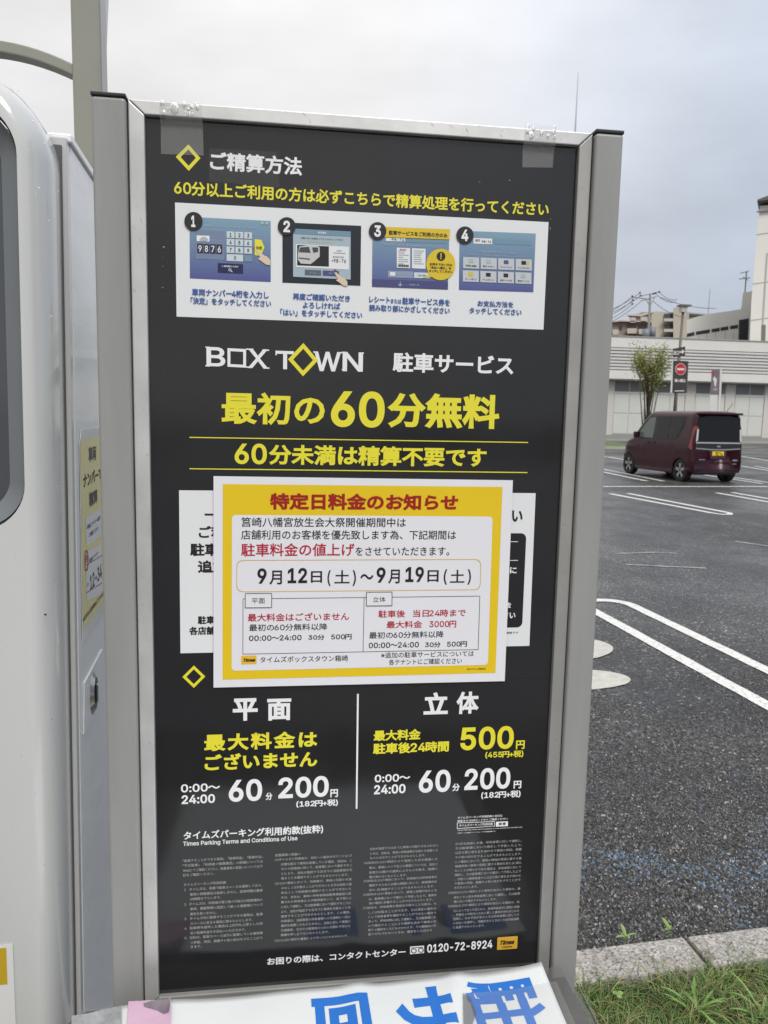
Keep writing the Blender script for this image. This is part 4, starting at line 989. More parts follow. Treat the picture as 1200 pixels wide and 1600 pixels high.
mslab('cabinet_roof', -.63, .003, -.004, .28, 1.868, 1.878, M_cab, .003)
mslab('plinth', -.64, .02, -.03, .29, .356, .45, mat('concrete', (.30, .29, .27), .8, var=.2, vscale=12), .01)
mslab('dark_seam', -.60, -.006, -.014, -.010, .47, 1.862, mat('seam_grey', (.09, .09, .09), .6), 0)
# rounded cover with a recessed screen opening
def rr(a0, a1, z0, z1, r, n=10):
    out = []
    for cx, cz, s in ((a1 - r, z1 - r, 0), (a0 + r, z1 - r, 90), (a0 + r, z0 + r, 180), (a1 - r, z0 + r, 270)):
        for k in range(n + 1):
            t = R(s + 90 * k / n); out.append((cx + r * math.cos(t), cz + r * math.sin(t)))
    return out
def cover():
    V = []; F = []; A1, A0, Z1, Z0 = -.0075, -.56, 1.917, .50
    prof = [(0, -.014), (0, -.045)] + [(.022 * (1 - math.cos(R(t))), -.045 - .045 * math.sin(R(t))) for t in (15, 30, 45, 60, 75, 90)]
    Rr = .088; nn = None
    for d, b in prof:
        L = rr(A0 + d, A1 - d, Z0 + d, Z1 - d, Rr - d)
        nn = len(L); V += [mpnt(a, b, z) for a, z in L]
    for k in range(len(prof) - 1):
        for i in range(nn): F.append((k * nn + i, k * nn + (i + 1) % nn, (k + 1) * nn + (i + 1) % nn, (k + 1) * nn + i))
    last = (len(prof) - 1) * nn
    # opening
    H0 = (-.52, -.0315, 1.447, 1.876); r = .05
    s = len(V); L = rr(H0[0], H0[1], H0[2], H0[3], r); V += [mpnt(a, -.0905, z) for a, z in L]
    for i in range(nn): F.append((last + i, last + (i + 1) % nn, s + (i + 1) % nn, s + i))
    return mesh_obj('cover', V, F, M_cov, machine, smooth=True), H0, r
cv, H0, hr = cover()
def mring(name, a, b, m, parent=machine):
    (o0, b0), (o1, b1) = a, b
    V = [mpnt(x, b0, z) for x, z in o0] + [mpnt(x, b1, z) for x, z in o1]; n = len(o0)
    return mesh_obj(name, V, [(i, (i + 1) % n, n + (i + 1) % n, n + i) for i in range(n)], m, parent, smooth=True)
def rri(d): return rr(H0[0] + d, H0[1] - d, H0[2] + d, H0[3] - d, hr - d * .8)
M_rim = mat('dark_rim', (.045, .05, .055), .35); M_bez = mat('grey_bezel', (.17, .185, .195), .35, var=.06, vscale=8)
mring('rim', (rri(0), -.0905), (rri(.002), -.078), M_rim)
mring('bezel', (rri(.0028), -.080), (rri(.020), -.070), M_bez)
L = rri(.019); mesh_obj('screen', [mpnt(x, -.069, z) for x, z in L], [list(range(len(L)))], mat('dark_screen', (.07, .075, .085), .12), machine)
for (x, y, r) in ((41, 973, 3.2), (71, 960, 2.0)):
    P = at(x, y, (mc.y - .088) * MK); bm = bmesh.new(); bmesh.ops.create_uvsphere(bm, u_segments=10, v_segments=6, radius=r * .00093)
    for v in bm.verts: v.co = Vector((v.co.x, v.co.y * .4, v.co.z)) + P
    bm_obj('screw', bm, mat('dark_screw', (.12, .12, .11), .3, metal=.7), machine, smooth=True)
# small white sticker at the lower left of the cover
FP = Plane(mpnt(0, -.0908, 1.9), mx_, -lean)
lw = FP.uv(20, 1474)
sp0 = thing('cover_sticker', 'white sticker with a yellow block low on the front of the machine cover', 'sticker', FP.pt(-.3, 1.70))
slab('sheet', FP, [(-.54, lw[1] + .002), lw, FP.uv(25, 1600), (FP.uv(25, 1600)[0] + .002, 1.64), (-.54, 1.64)], .0003, .0009, mat('sticker_white', (.66, .66, .64), .35), sp0)
slab('yellow_block', FP, [(-.52, FP.uv(0, 1481)[1]), FP.uv(10, 1480), FP.uv(12, 1537), (-.52, FP.uv(0, 1539)[1])], .001, .0012, mat('sticker_mustard', (.50, .33, .02), .4), sp0)
# side sticker
SD = Plane(mpnt(.0, 0, 1.9), my_, -lean)
if SD.W.x < 0: SD.W = -SD.W
ss = thing('side_sticker', 'tall yellow sticker with black lettering on the side of the payment machine', 'sticker', SD.pt(*SD.uv(150, 960), .002))
M_sty = mat('pale_yellow_sticker', (.88, .78, .34), .25, coat=.25, bump=.0016, bscale=14)
S_ = lambda x, y: (80 + x / 3.2, 650 + y / 3.2)
us = [SD.uv(*S_(*p)) for p in ((148, 150), (150, 72), (245, 58))]
u_l = SD.uv(*S_(143, 500))[0]; u_r = SD.uv(163, 850)[0] + .02
v_t = SD.uv(*S_(155, 68))[1]; v_b = SD.uv(*S_(150, 1140))[1]
slab('sheet', SD, [(u_l, v_t + .02), (u_l + .012, v_t), (u_r, v_t), (u_r, v_b), (u_l, v_b)], .0008, .0016, mat('sticker_gloss_white', (.80, .80, .78), .2, coat=.4), ss)
vy0, vy1 = SD.uv(*S_(150, 118))[1], SD.uv(*S_(150, 1075))[1]
fan('yellow_field', SD, [(u_l + .002, vy0 + .012), (u_l + .008, vy0), (u_r, vy0), (u_r, vy1), (u_l + .002, vy1)], .0019, M_sty, ss)
def sl(s, x0, yt, yb, x1, m=M_blk, w=.0024, **k):
    a = S_(x0, yt); b = S_(x1, yb); return lettering(SD, s, a[0], a[1], b[1], b[0], m, ss, w, **k)
sl('車両', 180, 155, 232, 218, weight=.03); sl('ナンバーで', 153, 290, 362, 247, weight=.035); sl('精算', 183, 385, 458, 225, weight=.03)
for L4 in (((165, 508), (243, 460), (243, 600), (168, 650)), ((165, 682), (243, 640), (250, 888), (170, 928))):
    pxpoly('white_patch', SD, [S_(*p) for p in L4], .0022, mat('sticker_patch_white', (.82, .84, .84), .2), ss)
sl('車両にナンバー4桁を', 172, 545, 570, 240, weight=.02, res=1); sl('ご確認ください', 182, 585, 608, 228, weight=.02, res=1)
sl('車両ナンバー', 183, 715, 738, 230, weight=.02, res=2)
sl('12-34', 186, 800, 878, 246, weight=.03); sl('た', 172, 838, 856, 181, weight=.02, res=1)
for y in (740, 878): pxpoly('magenta_rule', SD, [S_(168, y + 3), S_(248, y - 46), S_(248, y - 42), S_(168, y + 8)], .0026, mat('magenta_print', (.42, .04, .16), .3), ss)
eo = [(168 + 10 * math.cos(t * .3927), 722 + 54 * math.sin(t * .3927)) for t in range(16)]; ei = [(168 + 7 * math.cos(t * .3927), 722 + 44 * math.sin(t * .3927)) for t in range(16)]
ring('red_ring', SD, [SD.uv(*S_(*p)) for p in eo], [SD.uv(*S_(*p)) for p in ei], .003, M_crim, ss)
sl('例', 163, 700, 740, 173, M_crim, w=.003, weight=.02, res=1)
sl('※お手元に駐車券はございません', 152, 1006, 1034, 262, weight=.025, res=2)
# lock plate on the machine's side
def lock():
    e = lambda x, y: SD.uv(*S_(x, y))
    bz = [e(160, 1335), e(250, 1165), e(250, 1412), e(158, 1592)]
    o = slab('lock_plate', SD, bz, .0002, .0022, M_cab, machine); bevel(o, .0006, 2)
    c = Vector(e(202, 1385)); w_, h_ = .026, .038
    V = [(c.x + w_ * math.cos(t * .2618), c.y + h_ * math.sin(t * .2618)) for t in range(24)]
    V2 = [(c.x + w_ * .72 * math.cos(t * .2618), c.y + h_ * .72 * math.sin(t * .2618)) for t in range(24)]
    n = 24; vs = [SD.pt(u, v, .0022) for u, v in V] + [SD.pt(u, v, .0075) for u, v in V2]
    M_chr = mat('chrome', (.6, .6, .6), .12, metal=1)
    mesh_obj('lock_escutcheon', vs, [(i, (i + 1) % n, n + (i + 1) % n, n + i) for i in range(n)], M_chr, machine, smooth=True)
    fan('lock_recess', SD, V2, .0074, mat('lock_dark', (.05, .05, .05), .3, metal=.5), machine)
    pbox('lock_handle', SD, c.x - .004, c.x + .004, c.y - .016, c.y + .016, .0076, .011, M_chr, machine, .0015)
lock()
droplets('water_droplets', [(FP, *FP.uv(x, y), .0006, r * .0011) for x, y, r in ((61, 295, 1.6), (57, 302, 1.0), (86, 340, 1.0), (80, 495, 1.6), (79, 1122, 2.2), (60, 700, .8), (30, 900, .7), (70, 1350, .9), (77, 345, 1.1), (88, 390, .9), (91, 300, .8), (66, 410, .7), (84, 560, .9), (72, 640, .8), (90, 760, 1.0), (58, 830, .7), (24, 870, .8), (12, 1010, .8), (85, 905, .9), (34, 1180, .8), (92, 1010, .8), (55, 1240, .7), (18, 1290, .8), (95, 1380, .9), (44, 235, 1.0), (52, 190, 1.1), (70, 225, 1.2), (28, 142, 1.0))], M_drop, machine)

# ================================================================== POSTS BEHIND THE MACHINE
gan = thing('canopy_frame', 'beige steel post with a curved arm rising behind the payment machine', 'canopy frame', Vector((-.385, 1.68, 0)))
M_bei = mat('beige_steel', (.235, .235, .195), .35, coat=.3, var=.07, vscale=7, bump=.0006, bscale=20)
a = at(113, 30, 1.6); b = at(154, 30, 1.6)
o = box('post', (-.4125, 1.65, 0), (-.357, 1.71, 3.3), M_bei, gan); bevel(o, .006, 2)
def arm():
    pts = []
    for k in range(15):
        t = k / 14; x = 115 - 260 * t
        yt = 99.5 - 40 * (1 - (1 - min(t * 1.6, 1.35)) ** 2) * 1.02
        pts.append((x, yt, yt + 19 + 0 * t))
    bm = bmesh.new(); prev = None
    for x, yt, yb in pts:
        p0 = at(x, yt, 1.66); p1 = at(x, yb, 1.66); dy = Vector((0, .035, 0))
        rg = [bm.verts.new(p) for p in (p0, p1, p1 + dy, p0 + dy)]
        if prev:
            for i in range(4): bm.faces.new((prev[i], prev[(i + 1) % 4], rg[(i + 1) % 4], rg[i]))
        else: bm.faces.new(rg)
        prev = rg
    bm.faces.new(prev[::-1])
    o = bm_obj('curved_arm', bm, M_bei, gan); bevel(o, .003, 2)
arm()
wp = thing('lamp_pole', 'slender white pole just behind the beige post at the upper left', 'pole', Vector((-.95, 4.1, 0)))
bm = bmesh.new(); tube(bm, [at(150, 600, 4.0) * 1.0, at(155.5, 148, 4.0), at(157, 0, 4.0), at(158, -160, 4.0)], [.024, .025, .036, .045], 16); bm_obj('shaft', bm, mat('white_enamel', (.62, .62, .63), .3), wp, smooth=True)
tall = thing('lightning_mast', 'thin tall grey mast rising behind the top right of the board', 'mast', at(898, 655, 30) * 1.0)
p0 = at(903.5, 114, 30); bm = bmesh.new(); tube(bm, [Vector((p0.x, 30, 0)), Vector((p0.x, 30, p0.z - 2.6)), p0], [.055, .04, .012], 8); bm_obj('shaft', bm, mat('galvanised', (.35, .36, .38), .5), tall, smooth=True)

# ================================================================== BANNER OVER THE STAND IN FRONT
TLb, TRb = at(181, 1573, 1.0), at(845, 1512, 1.015)
slope = Vector((0, -1.0, -.06))
BP = Plane(TLb, TRb - TLb, slope)
SW = (TRb - TLb).length; SH = .60
def bumpf(u, v):
    s = u / SW
    h = .004 * math.exp(-((s - .545) / .035) ** 2) + .0035 * math.exp(-((s - .79 + v * .6) / .03) ** 2) + .003 * math.exp(-((s - .13) / .05) ** 2)
    h = h * math.exp(-v / .25) * 1.4
    h += .0012 * math.sin(u * 31 + v * 17) * math.sin(v * 26 + 1)
    h += .010 * max(0, (s - .80) / .2) ** 1.8 * math.exp(-v / .05)
    h += .003 * math.sin(u * 55 + v * 40) * max(0, min(1, (.3 - s) / .2)) * .5
    return h
ban = thing('vinyl_banner', 'crumpled white vinyl sheet with big blue lettering lying across the foot of the board', 'banner', BP.pt(SW / 2, SH))
nx, ny = 80, 60; V = []
def bw(v): return 1 + .0 * v
for side in (0, .0009):
    for j in range(ny + 1):
        for i in range(nx + 1):
            u, v = SW * i / nx, SH * j / ny
            V.append(BP.pt(u, v, bumpf(u, v) - side))
nn = (nx + 1) * (ny + 1)
F = [(j * (nx + 1) + i, j * (nx + 1) + i + 1, (j + 1) * (nx + 1) + i + 1, (j + 1) * (nx + 1) + i) for j in range(ny) for i in range(nx)]
F += [tuple(nn + q for q in f[::-1]) for f in F]
F += [(i, nn + i, nn + i + 1, i + 1) for i in range(nx)]
F += [(j * (nx + 1) + nx, nn + j * (nx + 1) + nx, nn + (j + 1) * (nx + 1) + nx, (j + 1) * (nx + 1) + nx) for j in range(ny)]
M_vin = mat('white_vinyl', (.72, .745, .74), .36, var=.03, vscale=6, bump=.001, bscale=11)
mesh_obj('sheet', V, F, M_vin, ban, smooth=True)
M_bblue = mat('blue_vinyl_print', (.025, .17, .58), .4)
def bletter(ch, xr, yt, xl, yb, weight=.06):
    """character turned a quarter clockwise: its top to the right. Corners measured in the photo on the sheet's plane"""
    vs, fs = text_tris(ch, weight, 4)
    used = np.unique(fs); a = vs[used].min(0); b = vs[used].max(0); k = (vs - a) / (b - a)
    u0, v0 = BP.uv(xl, yt); u1, _ = BP.uv(xr, yt); v1 = BP.uv((xl + xr) / 2, yb)[1]
    # subdivide by short edges is not needed: glyphs are finely cut already
    U = u0 + k[:, 1] * (u1 - u0); Vv = v0 + k[:, 0] * (v1 - v0)
    P = [BP.pt(u, v, bumpf(u, v) + .0007) for u, v in zip(U, Vv)]
    bm = bmesh.new(); bv = [bm.verts.new((u, v, 0)) for u, v in zip(U, Vv)]
    for f_ in fs:
        try: bm.faces.new([bv[i] for i in f_])
        except ValueError: pass
    bmesh.ops.delete(bm, geom=[v for v in bm.verts if not v.link_faces], context='VERTS')
    bmesh.ops.subdivide_edges(bm, edges=bm.edges, cuts=5, use_grid_fill=True)
    for v_ in bm.verts: v_.co = BP.pt(v_.co.x, v_.co.y, bumpf(v_.co.x, v_.co.y) + .0007)
    bmesh.ops.triangulate(bm, faces=bm.faces)
    bm_obj('letter', bm, M_bblue, ban)
bletter('駐', 835, 1537, 722, 1610, .026); bletter('サ', 702, 1549, 612, 1624, .042); bletter('回', 575, 1562, 486, 1632, .045)
# stand the banner lies on
st = thing('stand', 'dark grey table board on legs under the vinyl banner in front of the board', 'stand', Vector((BP.O.x + .3, .85, .05)))
slab('top_board', BP, [(-.03, .012), (SW + .035, .012), (SW + .05, SH + .02), (-.05, SH + .02)], -.022, -.009, mat('grey_board', (.11, .108, .10), .5, var=.15), st)
for a_ in (.0, SW - .02):
    for b_ in (.05, SH - .03):
        P = BP.pt(a_, b_, -.02); box('leg', (P.x, P.y - .012, .04), (P.x + .024, P.y + .012, P.z), M_postg, st)
# translucent plastic over the right end
M_film = glassy('smoky_plastic', (.14, .135, .13), .6, .18, bump=.002, bscale=16)
pc = thing('plastic_cover', 'smoky translucent plastic sheet sticking out beyond the right end of the banner', 'plastic sheet', BP.pt(SW + .05, SH, 0))
V = []; nx2, ny2 = 10, 16
for j in range(ny2 + 1):
    for i in range(nx2 + 1):
        a_, b_ = i / nx2, j / ny2
        v = -.004 + (SH + .02) * b_; u = SW - .06 + (.112 - .02 * max(0, 1 - b_ * 6)) * a_
        V.append(BP.pt(u, v, .0 - .0125 + .0018 * math.sin(a_ * 9 + b_ * 14) + .003 * math.sin(b_ * 23) * a_ + .006 * max(0, 1 - b_ * 6)))
mesh_obj('film', V, [(j * (nx2 + 1) + i, j * (nx2 + 1) + i + 1, (j + 1) * (nx2 + 1) + i + 1, (j + 1) * (nx2 + 1) + i) for j in range(ny2) for i in range(nx2)], M_film, pc, smooth=True)
o = slab('film_edge', BP, [(SW + .048, .03), (SW + .0495, .03), (SW + .0525, SH), (SW + .050, SH)], -.012, -.009, glassy('plastic_rim', (.22, .22, .23), .7, .2), pc)
q = [BP.uv(x, y) for x, y in ((858, 1541), (869, 1541), (900, 1605), (722, 1605), (724, 1556), (800, 1549))]
ct = thing('packing_tape', 'cloudy grey patch of packing tape over the last blue letter of the banner', 'tape', BP.pt(*q[3], .004))
def patch(name, poly, off, m, parent, n=22):
    """polygon laid on the rippled sheet"""
    us = [p[0] for p in poly]; vs_ = [p[1] for p in poly]
    pts = [Vector(p) for p in poly]; ed = [(i, (i + 1) % len(pts)) for i in range(len(pts))]
    def inside(x, y):
        c = False; k = len(poly) - 1
        for i in range(len(poly)):
            xi, yi = poly[i]; xj, yj = poly[k]
            if (yi > y) != (yj > y) and x < (xj - xi) * (y - yi) / (yj - yi) + xi: c = not c
            k = i
        return c
    for i in range(n):
        for j in range(n):
            x = min(us) + (max(us) - min(us)) * (i + .5) / n; y = min(vs_) + (max(vs_) - min(vs_)) * (j + .5) / n
            if inside(x, y): pts.append(Vector((x, y)))
    v2, _, f2, *_ = delaunay_2d_cdt(pts, ed, [], 1, 1e-6)
    return mesh_obj(name, [BP.pt(p.x, p.y, bumpf(p.x, p.y) + off) for p in v2], [tuple(f) for f in f2], m, parent, smooth=True)
patch('film', q, .0016, glassy('cloudy_tape', (.52, .51, .47), .13, .3, bump=.001, bscale=70), ct)
patch('dirty_crease', [BP.uv(x, y) for x, y in ((723, 1556), (735, 1560), (745, 1585), (738, 1604), (724, 1604))], .0024, glassy('dirt_film', (.16, .16, .18), .55, .3, bump=.002, bscale=60), ct)
pk = thing('pink_cloth', 'pink wrapped bundle with grey smudges at the left end of the banner', 'cloth', BP.pt(*BP.uv(232, 1600), .004))
patch('cloth', [BP.uv(x, y) for x, y in ((201, 1570.5), (235, 1570), (262, 1569), (266, 1566), (268, 1580), (264, 1640), (194, 1650))], .0045, mat('pink_cloth', (.60, .40, .52), .6, var=.05, vscale=12, bump=.002, bscale=25), pk)
patch('smudge', [BP.uv(x, y) for x, y in ((224, 1576), (236, 1572), (250, 1570.5), (262, 1570), (265.5, 1568), (266, 1578), (264, 1590), (256, 1592), (246, 1586), (235, 1583), (226, 1581))], .0058, mat('grey_smudge', (.22, .18, .21), .6, var=.6, vscale=30), pk)
gp = thing('grey_bag', 'crumpled grey plastic bag at the bottom left beside the pink cloth', 'bag', BP.pt(*BP.uv(170, 1600), .004))
V = []; ny3, nx3 = 12, 16
for j in range(ny3 + 1):
    for i in range(nx3 + 1):
        x = 112 + 78 * i / nx3; y = 1584 + 7 * math.cos(i / nx3 * 3.0) + 90 * j / ny3
        u, v = BP.uv(x, y); V.append(BP.pt(u, v, .004 + .0035 * math.sin(i * .45 + j * .5) * math.sin(j * .5) + random.uniform(0, .0012)))
mesh_obj('crumpled_film', V, [(j * (nx3 + 1) + i, j * (nx3 + 1) + i + 1, (j + 1) * (nx3 + 1) + i + 1, (j + 1) * (nx3 + 1) + i) for j in range(ny3) for i in range(nx3)], mat('grey_film', (.33, .335, .34), .25, var=.25, vscale=25, bump=.003, bscale=30), gp)
V = []
fan('dark_lid', BP, [BP.uv(x, y) for x, y in ((104, 1602), (118, 1590), (136, 1581), (178, 1577), (186, 1584), (186, 1640), (104, 1640))], .001, mat('dark_lid', (.10, .095, .09), .5), gp)

# ================================================================== GRASS AND WEEDS
def blades(n, xr, yr, hr_, wr, mats, probs, lean_=.6, z0=.055):
    x = rng.uniform(*xr, n); y = rng.uniform(*yr, n)
    kd = (x - K0.x) * KN.x + (y - K0.y) * KN.y
    k = kd < -.004; x, y = x[k], y[k]; n = len(x)
    h = rng.uniform(*hr_, n) * (.6 + .6 * (np.sin(x * 19) * np.sin(y * 23 + 1) > -.2)); w = rng.uniform(*wr, n)
    a = rng.random(n) * 6.283; ln = rng.uniform(.15, 1, n) * lean_ * h
    b = a + 1.57 + rng.uniform(-.5, .5, n)
    P = []
    for t, ww in ((0, 1), (.4, .9), (.75, .6)):
        cx = x + np.cos(a) * ln * t * t * 1.6; cy = y + np.sin(a) * ln * t * t * 1.6; cz = z0 + h * (t - .35 * t * t * (ln / h))
        P.append(np.stack([cx + np.cos(b) * w * ww / 2, cy + np.sin(b) * w * ww / 2, cz], 1)); P.append(np.stack([cx - np.cos(b) * w * ww / 2, cy - np.sin(b) * w * ww / 2, cz], 1))
    t = 1.0; P.append(np.stack([x + np.cos(a) * ln * 1.6, y + np.sin(a) * ln * 1.6, z0 + h * (1 - .55 * (ln / h))], 1))
    P = np.stack(P, 1).reshape(-1, 3)
    f = [(0, 1, 3, 2), (2, 3, 5, 4), (4, 5, 6, 6)]
    F = []
    for i in range(n):
        o = i * 7; F += [(o, o + 1, o + 3, o + 2), (o + 2, o + 3, o + 5, o + 4), (o + 4, o + 5, o + 6)]
    mi = np.repeat(rng.choice(len(mats), n, p=probs), 3)
    return P, F, mi
GM = [mat('grass_%d' % i, c, .5) for i, c in enumerate(((.055, .12, .02), (.10, .18, .03), (.15, .23, .05), (.32, .29, .12), (.17, .12, .06)))]
P, F, mi = blades(24000, (.45, 1.9), (1.25, 1.80), (.025, .085), (.0014, .0034), GM, [.30, .27, .15, .18, .10], 1.2, z0=.052)
o = mesh_obj('grass', P, F, GM, None, mi); o['kind'] = 'stuff'
P, F, mi = blades(5000, (-.2, 2.4), (.3, 1.4), (.03, .07), (.0018, .0035), GM, [.32, .3, .15, .15, .08], 1.1)
o = mesh_obj('grass', P, F, GM, None, mi); o['kind'] = 'stuff'
M_leaf = mat('weed_leaf', (.16, .30, .06), .28, var=.25, vscale=30); M_leaf2 = mat('weed_leaf_pale', (.20, .31, .07), .35)
def leafblade(base, az, length, width, droop, m, parent, segs=7, up=.9):
    d = Vector((math.cos(az), math.sin(az), 0)); s = Vector((-d.y, d.x, 0)); V = []; F = []
    for k in range(segs + 1):
        t = k / segs; c = base + d * (length * (t * .85)) + Vector((0, 0, length * (up * t - droop * t * t)))
        ww = width * math.sin(math.pi * min(1, .12 + t * .88)) ** .7 if t < 1 else 0
        V += [c + s * ww / 2 + Vector((0, 0, ww * .25)), c, c - s * ww / 2 + Vector((0, 0, ww * .25))]
    for k in range(segs):
        o = 3 * k; F += [(o, o + 1, o + 4, o + 3), (o + 1, o + 2, o + 5, o + 4)]
    return mesh_obj('leaf', V, F, m, parent, smooth=True)
def weed(x, y, z, n, length, width, label, m=M_leaf, up=.9):
    w = thing('weed', label, 'weed', Vector((x, y, z)), 'weeds in the grass bed')
    for k in range(n):
        leafblade(Vector((x, y, z)) + Vector((random.uniform(-.012, .012), random.uniform(-.012, .012), random.uniform(0, .03))), k * 2.4 + random.uniform(-.3, .3), length * random.uniform(.6, 1.15), width * random.uniform(.8, 1.2), random.uniform(.3, .9), m, w, up=up * random.uniform(.5, 1.2))
g1 = ground(1085, 1592, .06); weed(g1.x, g1.y, .055, 24, .10, .0075, 'large broad bladed weed in front of the joint between the kerb stones')
g1 = ground(1185, 1598, .06); weed(g1.x, g1.y, .055, 18, .095, .007, 'glossy leafed weed at the right end of the grass bed')
g1 = ground(1128, 1540, .06); weed(g1.x, g1.y, .05, 12, .06, .005, 'small upright weed touching the kerb near its stone joint')
cl = ground(965, 1572, .07); w = thing('clover', 'single pale clover sprig in the grass by the board post', 'plant', cl)
for k in range(3):
    a = k * 2.09 + .4; L = [cl + Vector((.008 * math.cos(a) + .007 * math.cos(t * .63), .008 * math.sin(a) + .007 * math.sin(t * .63), .035)) for t in range(10)]
    mesh_obj('leaf', L, [list(range(10))], M_leaf2, w)
bm = bmesh.new(); tube(bm, [cl, cl + Vector((0, 0, .035))], .0008, 5); bm_obj('stem', bm, M_leaf2, w)
def sprout(xp, yp, lab, L):
    g0 = ground(xp, yp + 4, .0); g0.z = 0.0
    w = thing('seedling', lab, 'seedling', Vector((g0.x, g0.y, 0)), 'seedlings behind the kerb')
    for az, ln, wd, up in L: leafblade(Vector((g0.x, g0.y, .055)), az, ln, wd, .15, M_leaf2, w, up=up)
    bm = bmesh.new(); tube(bm, [Vector((g0.x, g0.y, 0)), Vector((g0.x, g0.y, .057))], .0015, 5); bm_obj('stem', bm, M_leaf2, w)
sprout(976, 1486, 'small bright seedling behind the kerb beside the board post', [(3.4, .045, .010, .3), (1.9, .028, .012, 1.1), (.2, .045, .007, .2)])
sprout(1044, 1474, 'two leafed bright seedling behind the kerb left of the stone joint', [(2.2, .032, .015, .9), (3.6, .028, .008, .35), (.6, .012, .008, .8)])

